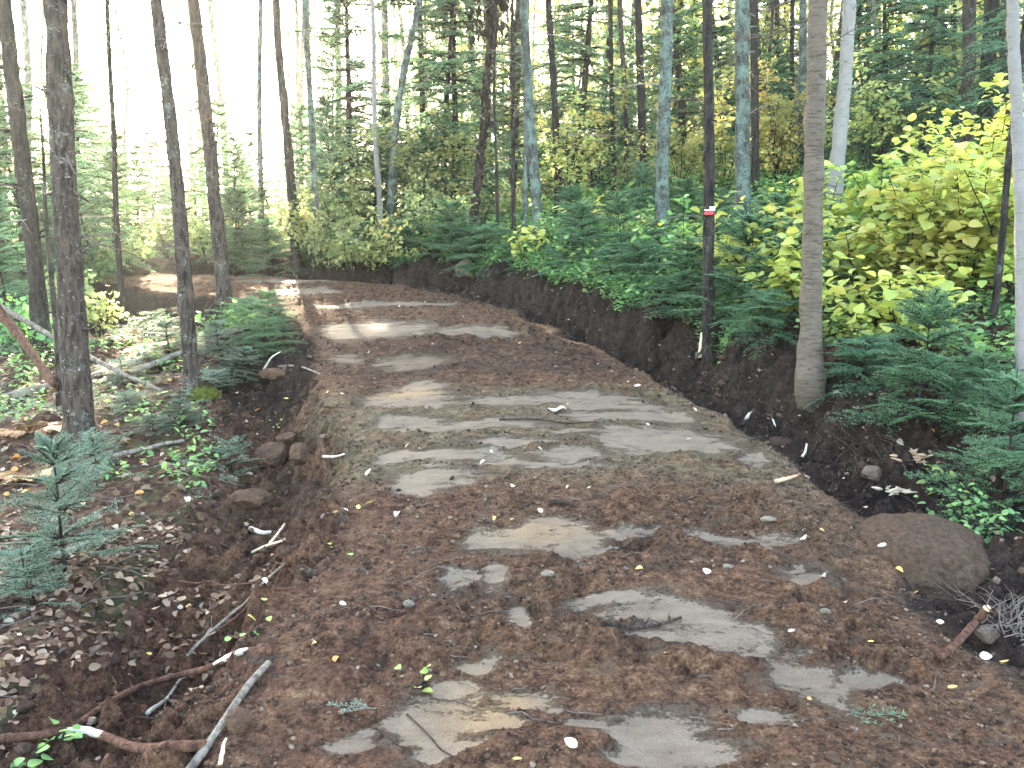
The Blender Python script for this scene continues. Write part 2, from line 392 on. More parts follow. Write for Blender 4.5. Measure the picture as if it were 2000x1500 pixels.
BARK = {
    'spruce': bark_material('spruce_bark', (0.014, 0.010, 0.008), (0.082, 0.064, 0.052), (0.17, 0.185, 0.155), 0.3, fl=0.69),
    'lichen': bark_material('lichened_bark', (0.020, 0.018, 0.015), (0.085, 0.088, 0.078), (0.145, 0.215, 0.185), 0.62, (0.25, 0.28, 0.25), 0.68),
    'dark': bark_material('dark_bark', (0.008, 0.007, 0.006), (0.046, 0.038, 0.033), (0.11, 0.125, 0.11), 0.25, (0.30, 0.30, 0.28), 0.69),
    'dead': bark_material('dead_bark', (0.016, 0.012, 0.010), (0.07, 0.052, 0.042), (0.16, 0.14, 0.13), 0.2, fl=0.8, bstr=1.0),
    'log': bark_material('log_bark', (0.10, 0.085, 0.07), (0.30, 0.255, 0.21), (0.16, 0.19, 0.13), 0.3, (0.5, 0.45, 0.38), 0.75, 0.15),
    'redlog': bark_material('red_branch_bark', (0.050, 0.024, 0.017), (0.15, 0.075, 0.05), (0.2, 0.15, 0.12), 0.1, fl=0.8, stretch=0.2),
}
def birch_material(name, base, base2, dark, thr):
    s = NT(name); v = s.coord((0.7, 0.7, 5.0)); v2 = s.coord()
    n1, n2 = s.noise(v, 16, 6, 0.75), s.noise(v2, 14, 5, 0.65); n3 = s.noise(s.coord((1, 1, 9)), 22, 3, 0.6)
    c = s.mix(n2, base, base2)
    c = s.mix(s.ramp(n1, [(thr, 0.0), (thr + 0.06, 0.9)]), c, dark)
    c = s.mix(s.ramp(n3, [(0.66, 0.0), (0.72, 0.7)]), c, tuple(0.5 * q for q in dark))
    s.bump(s.math('ADD', n1, s.math('MULTIPLY', n3, 0.6)), 0.9, 0.014)
    return s.done(c, 0.75, 0.25)
BARK['birch'] = birch_material('white_birch_bark', (0.17, 0.165, 0.155), (0.26, 0.25, 0.235), (0.09, 0.075, 0.065), 0.585)
BARK['yellow_birch'] = birch_material('tan_birch_bark', (0.060, 0.048, 0.036), (0.185, 0.15, 0.115), (0.050, 0.038, 0.029), 0.52)

def leaf_material(name, stops, trans=0.5, tcol=1.25, spec=0.25, rough=0.55):
    s = NT(name); t = s.attr('tint')
    c = s.ramp(t[0], stops)
    c = s.mix(1.0, c, s.ramp(t[1], [(0.0, 0.55), (1.0, 1.15)]), 'MULTIPLY')
    oi = s.n('ShaderNodeObjectInfo')
    hs = s.n('ShaderNodeHueSaturation'); s.l(c, hs.inputs['Color'])
    s.l(s.math('ADD', 0.475, s.math('MULTIPLY', oi.outputs['Random'], 0.04)), hs.inputs['Hue'])
    s.l(s.math('ADD', 0.82, s.math('MULTIPLY', oi.outputs['Random'], 0.42)), hs.inputs['Value'])
    c = hs.outputs[0]
    s.done(c, rough, spec)
    tr = s.n('ShaderNodeBsdfTranslucent'); hv = s.n('ShaderNodeHueSaturation', Saturation=1.1, Value=tcol); s.l(c, hv.inputs['Color']); s.l(hv.outputs[0], tr.inputs['Color'])
    mx = s.n('ShaderNodeMixShader'); mx.inputs[0].default_value = trans
    s.l(s.b.outputs[0], mx.inputs[1]); s.l(tr.outputs[0], mx.inputs[2]); s.l(mx.outputs[0], s.out.inputs['Surface'])
    return s.m
M_FIR = leaf_material('fir_needles', [(0.0, (0.062, 0.140, 0.088)), (0.5, (0.135, 0.255, 0.150)), (0.85, (0.200, 0.325, 0.185)), (1.0, (0.32, 0.38, 0.17))], 0.58, 1.5)
M_PALEFIR = leaf_material('pale_fir_needles', [(0.0, (0.10, 0.165, 0.12)), (0.5, (0.19, 0.27, 0.20)), (1.0, (0.30, 0.36, 0.25))], 0.38, 1.3)
M_CROWN = leaf_material('spruce_needles', [(0.0, (0.060, 0.120, 0.066)), (0.5, (0.135, 0.215, 0.105)), (1.0, (0.22, 0.27, 0.10))], 0.6, 1.6)
M_YELLOW = leaf_material('yellow_leaves', [(0.0, (0.18, 0.30, 0.10)), (0.3, (0.34, 0.43, 0.125)), (0.6, (0.50, 0.51, 0.15)), (0.85, (0.60, 0.52, 0.16)), (1.0, (0.52, 0.33, 0.13))], 0.45, 1.2)
M_OLIVE = leaf_material('pale_green_leaves', [(0.0, (0.14, 0.22, 0.11)), (0.5, (0.27, 0.34, 0.15)), (0.85, (0.46, 0.46, 0.18)), (1.0, (0.58, 0.45, 0.15))], 0.5, 1.2)
M_HERB = leaf_material('herb_leaves', [(0.0, (0.06, 0.16, 0.07)), (0.5, (0.15, 0.30, 0.11)), (0.85, (0.28, 0.42, 0.13)), (1.0, (0.48, 0.46, 0.14))], 0.4, 1.2)
M_FALLEN = leaf_material('fallen_leaves', [(0.0, (0.055, 0.030, 0.020)), (0.35, (0.155, 0.098, 0.058)), (0.6, (0.28, 0.205, 0.135)), (0.8, (0.40, 0.35, 0.275)), (0.9, (0.44, 0.33, 0.11)), (1.0, (0.52, 0.27, 0.07))], 0.2, 1.0, 0.3, 0.6)
M_FERN = leaf_material('dry_fern', [(0.0, (0.14, 0.065, 0.035)), (0.6, (0.26, 0.13, 0.065)), (1.0, (0.34, 0.22, 0.11))], 0.3, 1.1)
M_STEM = BARK['dark']
def plain(name, c1, c2, scale=20, rough=0.85, bstr=0.8, stretch=(1, 1, 1), spec=0.2):
    s = NT(name); v = s.coord(stretch); n1, n2 = s.noise(v, scale, 6, 0.65), s.noise(v, scale * 5, 4, 0.7)
    c = s.mix(s.ramp(n1, [(0.3, 0.0), (0.7, 1.0)]), c1, c2); c = s.mix(s.ramp(n2, [(0.55, 0.0), (0.75, 0.5)]), c, tuple(0.4 * q for q in c1))
    s.bump(s.math('ADD', n1, s.math('MULTIPLY', n2, 0.5)), bstr, 0.02); return s.done(c, rough, spec)
M_WOOD = plain('fresh_split_wood', (0.42, 0.31, 0.20), (0.66, 0.55, 0.42), 30, 0.8, 0.6, (1, 1, 1))
M_WHITE = plain('white_bark_scrap', (0.30, 0.27, 0.23), (0.52, 0.48, 0.42), 25, 0.7, 0.4)
M_ROT = plain('rotten_wood', (0.34, 0.17, 0.09), (0.62, 0.46, 0.32), 25)
M_ROCKBROWN = plain('earth_stained_rock', (0.065, 0.045, 0.034), (0.135, 0.098, 0.074), 14, 0.95, 1.0)
M_ROCKRED = plain('red_stained_rock', (0.040, 0.022, 0.015), (0.125, 0.072, 0.046), 16, 0.95, 1.0)
M_SLAB = plain('earth_caked_rock', (0.032, 0.020, 0.013), (0.100, 0.062, 0.040), 38, 0.96, 1.0)
M_ROCKGREY = plain('grey_rock', (0.09, 0.074, 0.058), (0.18, 0.15, 0.12), 8, 0.85, 0.7)
def clod_material():
    s = NT('dirt_clods'); v = s.coord(rand=False); n1 = s.noise(v, 60, 5, 0.7); t = s.attr('tint')
    c = s.ramp(t[0], [(0.0, (0.022, 0.015, 0.012)), (0.5, (0.085, 0.054, 0.038)), (0.85, (0.15, 0.095, 0.065)), (1.0, (0.26, 0.20, 0.155))])
    c = s.mix(s.ramp(n1, [(0.4, 0.6), (0.6, 0.0)]), c, (0.025, 0.016, 0.012)); s.bump(n1, 1.0, 0.01); return s.done(c, 0.97, 0.1)
M_DIRT = clod_material()
M_ROOT = plain('root_fibre', (0.030, 0.020, 0.016), (0.11, 0.075, 0.055), 30, 0.95, 0.5)
M_MOSS = plain('yellow_moss', (0.05, 0.065, 0.012), (0.17, 0.18, 0.035), 40, 0.95, 1.0)
M_PAINTW = plain('white_paint', (0.78, 0.78, 0.78), (0.85, 0.84, 0.83), 30, 0.6, 0.4)
M_PAINTR = plain('red_paint', (0.30, 0.030, 0.035), (0.40, 0.050, 0.050), 30, 0.6, 0.4)
M_TWIG = plain('dead_twig', (0.055, 0.042, 0.035), (0.17, 0.14, 0.12), 30, 0.95, 0.5)
M_PALETWIG = plain('bleached_twig', (0.22, 0.19, 0.16), (0.42, 0.38, 0.34), 30, 0.95, 0.5)

# ---------------------------------------------------------------- the ground
def graded(lo, hi, fine_lo, fine_hi, step, growth, maxstep):
    a = list(np.arange(fine_lo, fine_hi, step)); s = step; x = a[-1]
    while x < hi: s = min(s * growth, maxstep); x += s; a.append(x)
    s = step; x = fine_lo; b = []
    while x > lo: s = min(s * growth, maxstep); x -= s; b.append(x)
    return np.array(b[::-1] + a)
gxs = graded(-70, 70, -2.9, 2.7, 0.02, 1.035, 1.5)
ys = [1.5]
while ys[-1] < 110: ys.append(ys[-1] + min(max(0.016, 0.0042 * (ys[-1] - 0.5)) if ys[-1] < 14 else 0.01 * ys[-1], 1.6))
bk = [1.5]
while bk[-1] > -25: bk.append(bk[-1] - min(0.03 * 1.15 ** len(bk), 1.5))
gys = np.array(bk[:0:-1] + ys)
GX, GY = np.meshgrid(gxs, gys)
GZ, INF = terrain(GX, GY)
nx, ny = len(gxs), len(gys)
ii, jj = np.meshgrid(np.arange(ny - 1), np.arange(nx - 1), indexing='ij')
GF = np.stack([ii * nx + jj, ii * nx + jj + 1, (ii + 1) * nx + jj + 1, (ii + 1) * nx + jj], -1).reshape(-1, 4)
GV = np.stack([GX, GY, GZ], -1).reshape(-1, 3)
redz = 1.15 * np.maximum(1 - sstep(-0.55, 0.15, GX - 0.0), 0.35) * (1 - 0.6 * sstep(5.0, 9.0, GY))  # redder to the left: red peat plus the lens flare veil painted in
orng = np.exp(-((GX + 0.05) / 0.16) ** 2 - ((GY - 2.5) / 0.25) ** 2) + 0.7 * np.exp(-((GX - 0.1) / 0.3) ** 2 - ((GY - 3.85) / 0.12) ** 2) + np.exp(-((GX + 0.8) / 0.3) ** 2 - ((GY - 6.3) / 0.14) ** 2) + 0.4 * np.exp(-((GX + 2.3) / 1.0) ** 2 - ((GY - 11.4) / 0.4) ** 2)  # orange patches; the last term paints the sunlit spot at the bend
oliv = 1.2 * sstep(4.2, 4.8, GY) * (1 - sstep(6.1, 6.6, GY)) + 0.3 * sstep(1.0, 1.5, GX) * sstep(3, 4, GY)
oliv = oliv * (1 - 0.85 * sstep(0.0, 0.35, INF['u_l']))
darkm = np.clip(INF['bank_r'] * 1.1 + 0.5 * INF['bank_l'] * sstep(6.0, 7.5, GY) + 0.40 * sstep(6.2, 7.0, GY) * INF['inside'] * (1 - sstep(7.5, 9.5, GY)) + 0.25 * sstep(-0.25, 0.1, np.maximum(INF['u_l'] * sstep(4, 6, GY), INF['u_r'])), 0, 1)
MASK = np.stack([INF['sand'], darkm, INF['forest'], np.ones_like(GX)], -1).reshape(-1, 4)
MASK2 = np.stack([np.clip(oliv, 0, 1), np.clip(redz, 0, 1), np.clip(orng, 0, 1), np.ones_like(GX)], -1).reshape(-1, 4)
fc = lambda k: INF[k].reshape(-1)[GF].mean(1)
is_forest = np.maximum(fc('u_l') - 0.85, fc('u_r') - fc('UB') - 0.1) > 0
is_trail = np.maximum(fc('u_l'), fc('u_r')) < 0.02
def ground_part(name, mask):
    F = GF[mask]; used, inv = np.unique(F, return_inverse=True)
    me = bpy.data.meshes.new(name)
    me.vertices.add(len(used)); me.vertices.foreach_set('co', GV[used].astype(np.float32).ravel())
    me.loops.add(F.size); me.loops.foreach_set('vertex_index', inv.astype(np.int32).ravel())
    me.polygons.add(len(F)); me.polygons.foreach_set('loop_start', np.arange(0, F.size, 4).astype(np.int32))
    me.polygons.foreach_set('use_smooth', np.ones(len(F), bool))
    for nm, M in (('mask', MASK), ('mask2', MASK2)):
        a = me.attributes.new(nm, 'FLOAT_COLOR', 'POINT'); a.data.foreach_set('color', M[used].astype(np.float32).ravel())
    me.materials.append(SOIL); me.update(calc_edges=True)
    return tag(link(name, me), kind='structure')
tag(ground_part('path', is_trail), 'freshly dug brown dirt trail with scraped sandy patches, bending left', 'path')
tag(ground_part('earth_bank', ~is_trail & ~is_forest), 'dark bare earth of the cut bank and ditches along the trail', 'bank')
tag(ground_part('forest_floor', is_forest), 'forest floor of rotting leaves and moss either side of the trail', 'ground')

# ---------------------------------------------------------------- conifer foliage
def needles(rng, P, D, side, n_len, n_wid, flat=0.35):
    """flat diamond needles from points P along directions D; side = the twig's own plane vector"""
    n = len(P)
    d = D + rng.normal(0, 0.12, (n, 3)); d[:, 2] += rng.normal(0, flat * 0.4, n); d /= np.linalg.norm(d, axis=1, keepdims=True)
    s = np.cross(d, np.array([0, 0, 1.0]) + rng.normal(0, 0.5, (n, 3))); s /= np.linalg.norm(s, axis=1, keepdims=True) + 1e-9
    L = n_len * rng.uniform(0.7, 1.15, n)[:, None]; W = n_wid * rng.uniform(0.8, 1.2, n)[:, None]
    return np.stack([P, P + d * L * 0.45 + s * W, P + d * L, P + d * L * 0.45 - s * W], 1)
def fir_branch(rng, L, nl, nw, step, twig_step, droop=0.15, depth=2, fill=1.0):
    """a flat spray along +x: axis, side twigs, needles on all of them"""
    quads, wood, tip = [], [], []
    def run(p, d, length, lvl):
        n = max(3, int(length / 0.06)); s = np.linspace(0, 1, n)
        P = p + d * (length * s)[:, None]; P[:, 2] -= droop * length * s ** 2
        P[:, :2] += (rng.normal(0, 0.012 * length, 2) * s[:, None])
        wood.append((P, lvl))
        m = max(4, int(length / step)); q = np.sort(rng.uniform(0.04 if lvl else 0.18, 1, m))
        N = np.stack([np.interp(q, s, P[:, a]) for a in range(3)], 1)
        sd = np.array([-d[1], d[0], 0.0]); sg = np.where(np.arange(m) % 2, 1.0, -1.0)[:, None]
        D = d * 0.75 + sd * sg * 0.8 + np.array([0, 0, 0.25])
        keep = rng.uniform(size=m) < fill
        quads.append(needles(rng, N[keep], D[keep], sd, nl, nw)); tip.append(np.full(keep.sum(), 0.0) + 0.5 * q[keep] * (1 if lvl else 0.7))
        if lvl < depth:
            k = int(length / twig_step)
            for i in range(k):
                f = 0.12 + 0.83 * (i + rng.uniform(0, 0.6)) / max(k, 1)
                if f > 0.97: continue
                for sgn in (1, -1):
                    if rng.uniform() < 0.12: continue
                    ln = length * (0.50 if lvl == 0 else 0.42) * (1.03 - f) ** 0.75 * rng.uniform(0.75, 1.15)
                    if ln < twig_step * 0.55: continue
                    a = sgn * R(rng.uniform(38, 58)); c, sn = math.cos(a), math.sin(a)
                    dd = np.array([d[0] * c - d[1] * sn, d[0] * sn + d[1] * c, d[2] + rng.normal(0, 0.08)]); dd /= np.linalg.norm(dd)
                    pp = np.array([np.interp(f, s, P[:, b]) for b in range(3)])
                    run(pp, dd, ln, lvl + 1)
    run(np.zeros(3), np.array([1.0, 0, 0]), L, 0)
    return np.concatenate(quads), wood, np.concatenate(tip)
def axis_rot(az, el, roll):
    return (Matrix.Rotation(az, 3, 'Z') @ Matrix.Rotation(-el, 3, 'Y') @ Matrix.Rotation(roll, 3, 'X'))
def add_quads(mb, Q, tint):
    n = len(Q); mb.add(Q.reshape(-1, 3), np.arange(n * 4).reshape(-1, 4), np.repeat(tint, 4, 0))

def fir_plant(seed, H, spread, whorls, per, nl, nw, step, twig_step, low=0.08, droop=0.15, el0=0.5, el1=-0.1, depth=2, bare=0.0, fill=1.0, power=0.8):
    """stem and crown meshes (local, base at origin) of a small fir or of a tall tree's crown; el0 = tip, el1 = base elevation"""
    rng = np.random.default_rng(seed)
    tmpl = [fir_branch(rng, 1.0 * spread, nl, nw, step, twig_step, droop, depth, fill) for _ in range(4)]
    cr, st = MB(), MB()
    stem = wobble_line(rng, (0, 0, 0), (rng.normal(0, .02) * H, rng.normal(0, .02) * H, H), 14, 0.01)
    add_tube(st, stem, np.linspace(0.012 * H + 0.003, 0.002, 14), 6)
    for wv in range(whorls):
        f = low + (1 - low) * (wv + rng.uniform(-0.3, 0.3)) / whorls
        f = min(max(f, low), 0.985); az0 = rng.uniform(0, 6.3)
        for k in range(per):
            if rng.uniform() < bare: continue
            Q, wood, tp = tmpl[rng.integers(4)]
            sc = max((1 - f) ** power * rng.uniform(0.7, 1.1) + 0.10, 0.12)
            el = el1 + (el0 - el1) * f + rng.normal(0, 0.12)
            M = np.array(axis_rot(az0 + 6.283 * k / per + rng.normal(0, 0.25), el, rng.normal(0, 0.2)))
            o = np.array([np.interp(f, np.linspace(0, 1, 14), stem[:, a]) for a in range(3)])
            dens = rng.uniform(size=len(Q)) < min(1.0, sc * 1.3 + 0.25)
            # keep needle size while the branch shrinks: scale the needle base, not the needle
            b = Q[:, :1]; W = (b * sc + (Q - b) * max(sc, 0.8)) @ M.T + o
            tint = np.stack([np.clip(0.25 + 0.45 * tp + rng.normal(0, 0.12, len(Q)) + rng.normal(0, 0.1), 0, 1), np.clip(0.55 + rng.normal(0, 0.2, len(Q)), 0, 1), np.zeros(len(Q))], 1)
            add_quads(cr, W[dens], tint[dens])
            for P, lvl in wood:
                if lvl < 2:
                    add_tube(st, (P * sc) @ M.T + o, np.linspace(0.006, 0.0015, len(P)) * (0.5 + 0.5 * H if H < 3 else 2.2) * (1 if lvl == 0 else 0.5), 3, False)
    return st, cr
FIR = {}
def reg_fir(key, mat, **k):
    st, cr = fir_plant(**k); FIR[key] = (st.mesh('stem', M_STEM), cr.mesh('crown', mat), k['H'])
reg_fir('seedling0', M_PALEFIR, seed=1, H=0.75, spread=0.42, whorls=8, per=5, power=0.65, nl=0.020, nw=0.0017, step=0.0042, twig_step=0.045, el0=0.9, el1=0.05, depth=2)
reg_fir('seedling1', M_PALEFIR, seed=2, H=0.40, spread=0.34, whorls=5, per=6, power=0.5, nl=0.020, nw=0.0019, step=0.0048, twig_step=0.05, el0=0.8, el1=0.0, depth=2)
reg_fir('low0', M_FIR, seed=3, H=0.8, spread=0.62, whorls=7, per=7, nl=0.026, nw=0.0028, step=0.0062, twig_step=0.065, el0=0.6, el1=0.10, droop=0.25, power=0.5)
reg_fir('low1', M_FIR, seed=4, H=0.6, spread=0.60, whorls=6, per=7, nl=0.026, nw=0.0028, step=0.0062, twig_step=0.065, el0=0.5, el1=0.15, droop=0.3, power=0.4)
reg_fir('low2', M_FIR, seed=5, H=1.0, spread=0.55, whorls=9, per=6, nl=0.028, nw=0.003, step=0.0066, twig_step=0.065, el0=0.7, el1=0.0, droop=0.2, power=0.6)
reg_fir('sapling0', M_FIR, seed=6, H=2.6, spread=0.95, whorls=15, per=6, nl=0.05, nw=0.0065, step=0.015, twig_step=0.12, el0=0.7, el1=-0.1, droop=0.2)
reg_fir('sapling1', M_FIR, seed=7, H=3.6, spread=1.15, whorls=18, per=5, nl=0.055, nw=0.007, step=0.017, twig_step=0.13, el0=0.5, el1=-0.15, droop=0.25, bare=0.15, low=0.15)
reg_fir('sapling2', M_FIR, seed=8, H=5.2, spread=1.3, whorls=24, per=5, nl=0.065, nw=0.0085, step=0.02, twig_step=0.15, el0=0.4, el1=-0.2, droop=0.3, bare=0.3, low=0.12)
for q in range(4):
    st, cr = fir_plant(seed=20 + q, H=7.0, spread=1.65, whorls=24, per=5, nl=0.11, nw=0.019, step=0.04, twig_step=0.22, el0=0.5, el1=-0.35, droop=0.3, bare=0.12, low=0.03, depth=2)
    for f in st.F: f += cr.n
    FIR['crown%d' % q] = (None, None, 7.0, cr, st)
    cme = cr.mesh('crown', M_CROWN); sme = st.mesh('limb', BARK['dark'])
    FIR['crown%d' % q] = (sme, cme, 7.0)

# ---------------------------------------------------------------- trees
def dead_branch_mesh(seed, pale=False):
    rng = np.random.default_rng(seed); mb = MB()
    P = wobble_line(rng, (0, 0, 0), (1, rng.normal(0, .12), rng.uniform(-0.25, 0.2)), 12, 0.03, rng.uniform(-0.1, 0.25))
    add_tube(mb, P, np.linspace(0.011, 0.0022, 12), 5)
    for k in range(rng.integers(4, 9)):
        i = rng.integers(3, 11); s = rng.choice((-1, 1)); l = rng.uniform(0.12, 0.4)
        add_tube(mb, wobble_line(rng, P[i], P[i] + np.array([0.6 * l, s * 0.7 * l, rng.normal(-0.1, 0.2) * l]), 5, 0.05, 0.1), np.linspace(0.005, 0.0014, 5), 3, False)
    return mb.mesh('branch', M_PALETWIG if pale else M_TWIG)
DEAD = [dead_branch_mesh(300 + q) for q in range(7)] + [dead_branch_mesh(320 + q, True) for q in range(2)]

def trunk_mesh(rng, axis, r0, H, bark, near, flare=0.25, crook=0.006, stubs=18):
    mb = MB(); n = int(min(H / (0.035 if near else 0.25), 260)); s = np.linspace(0, 1, n) ** 1.25
    P = axis[None] * (s * H)[:, None]
    ph = rng.uniform(0, 6.3, 4); off = crook * H * (np.sin(s * 9 + ph[0]) - math.sin(ph[0]) + 0.5 * np.sin(s * 21 + ph[1]) - 0.5 * math.sin(ph[1]))
    P[:, 0] += off * np.minimum(1, s * 4); P[:, 1] += crook * H * (np.sin(s * 8 + ph[2]) - math.sin(ph[2])) * np.minimum(1, s * 4)
    P[0] -= axis * 0.25
    hh = np.maximum(P @ axis, 0)
    r = r0 * (1 - 0.75 * s) * (1 + flare * np.exp(-hh / (1.6 * r0)) + 0.10 * np.exp(-hh / (6 * r0)))
    V, q, t3 = tube(P, r, 26 if near else 9, True, 0.13 if near else 0.05, int(rng.integers(999)), 1.4 / r0 * 0.5)
    mb.add(V, q); mb.F.append(t3)
    if near and r0 > 0.045 and flare < 0.34:                      # roots running out from the foot
        for k in range(5):
            a = ph[0] + 6.283 * k / 5 + rng.normal(0, 0.3); l = r0 * rng.uniform(0.8, 1.6)
            Q = np.array([[math.cos(a) * q, math.sin(a) * q, h] for q, h in ((r0 * 0.55, r0 * 1.9), (r0 * 0.85, r0 * 0.7), (r0 * 1.3, r0 * 0.0), (r0 * 1.5 + l * 0.5, -r0 * 0.6), (r0 * 1.5 + l, -r0 * 1.6))])
            add_tube(mb, np.stack([np.interp(np.linspace(0, 4, 14), range(5), Q[:, b]) for b in range(3)], 1), r0 * np.linspace(0.42, 0.12, 14), 8, False, rough=0.1, seed=k)
    for k in range(stubs):                        # broken branch stubs and knots
        f = rng.uniform(0.02, 0.55); i = int(np.searchsorted(s, f)); a = rng.uniform(0, 6.3)
        d = np.array([math.cos(a), math.sin(a), rng.normal(0.0, 0.35)]); l = r0 * rng.uniform(0.2, 1.2) + 0.02
        add_tube(mb, wobble_line(rng, P[i] + d * r[i] * 0.7, P[i] + d * (r[i] + l), 4, 0.03), np.linspace(r0 * 0.16, r0 * 0.07, 4), 5)
    return mb.mesh('trunk', BARK[bark], True), P, s, r

N_TREE = [0]
def tree(name, label, cat, px, py, ptx, wpx, bark, d=None, nb=8, H=12.0, crown=None, cbase=6.0, cscale=1.0, group=None, flare=0.25, blen=(0.3, 0.9), near=True, pty=0, crook=0.0028, stubs=34):
    N_TREE[0] += 1; rng = np.random.default_rng(1000 + N_TREE[0])
    if d is None: d = at(px, py)[1]
    if px > 1000 and d < 12.5: crown = None
    A, T = at_d(px, py, d), at_d(ptx, pty, d)
    ax = (T - A) / np.linalg.norm(T - A)
    ax[1] += rng.normal(0, 0.015); ax /= np.linalg.norm(ax)
    b = A.copy()
    for _ in range(6): g = gz(b[0], b[1]); b = A + ax * ((g - A[2]) / ax[2])
    b[2] = gz(b[0], b[1])
    dist = np.linalg.norm(b - np.array([0, 0, CAM_H])); r0 = 0.5 * wpx / FPX * dist * 0.84
    o = root(name, b, label, cat, group)
    me, P, s, r = trunk_mesh(rng, ax, r0, H, bark, near, flare, crook, stubs)
    link('trunk', me, o)
    for k in range(nb):
        h = rng.uniform(1.0, 5.5) if near else rng.uniform(1.5, 7.5)
        i = min(int(np.searchsorted(s * H, h)), len(P) - 2)
        a = rng.uniform(0, 6.283)
        link('branch', DEAD[rng.integers(len(DEAD) if near else 7)], o, P[i] * 1.0, (rng.uniform(0, 6.3) * 0, -rng.normal(0.02, 0.22), a), rng.uniform(*blen))
    if crown is not None:
        i = min(int(np.searchsorted(s * H, cbase)), len(P) - 2)
        sm, cm, h = FIR['crown%d' % crown]
        sc = (H - cbase) / h
        c = link('crown', cm, o, P[i], (0, 0, rng.uniform(0, 6.3)), (cscale, cscale, sc))
        link('limb', sm, c)
    return o

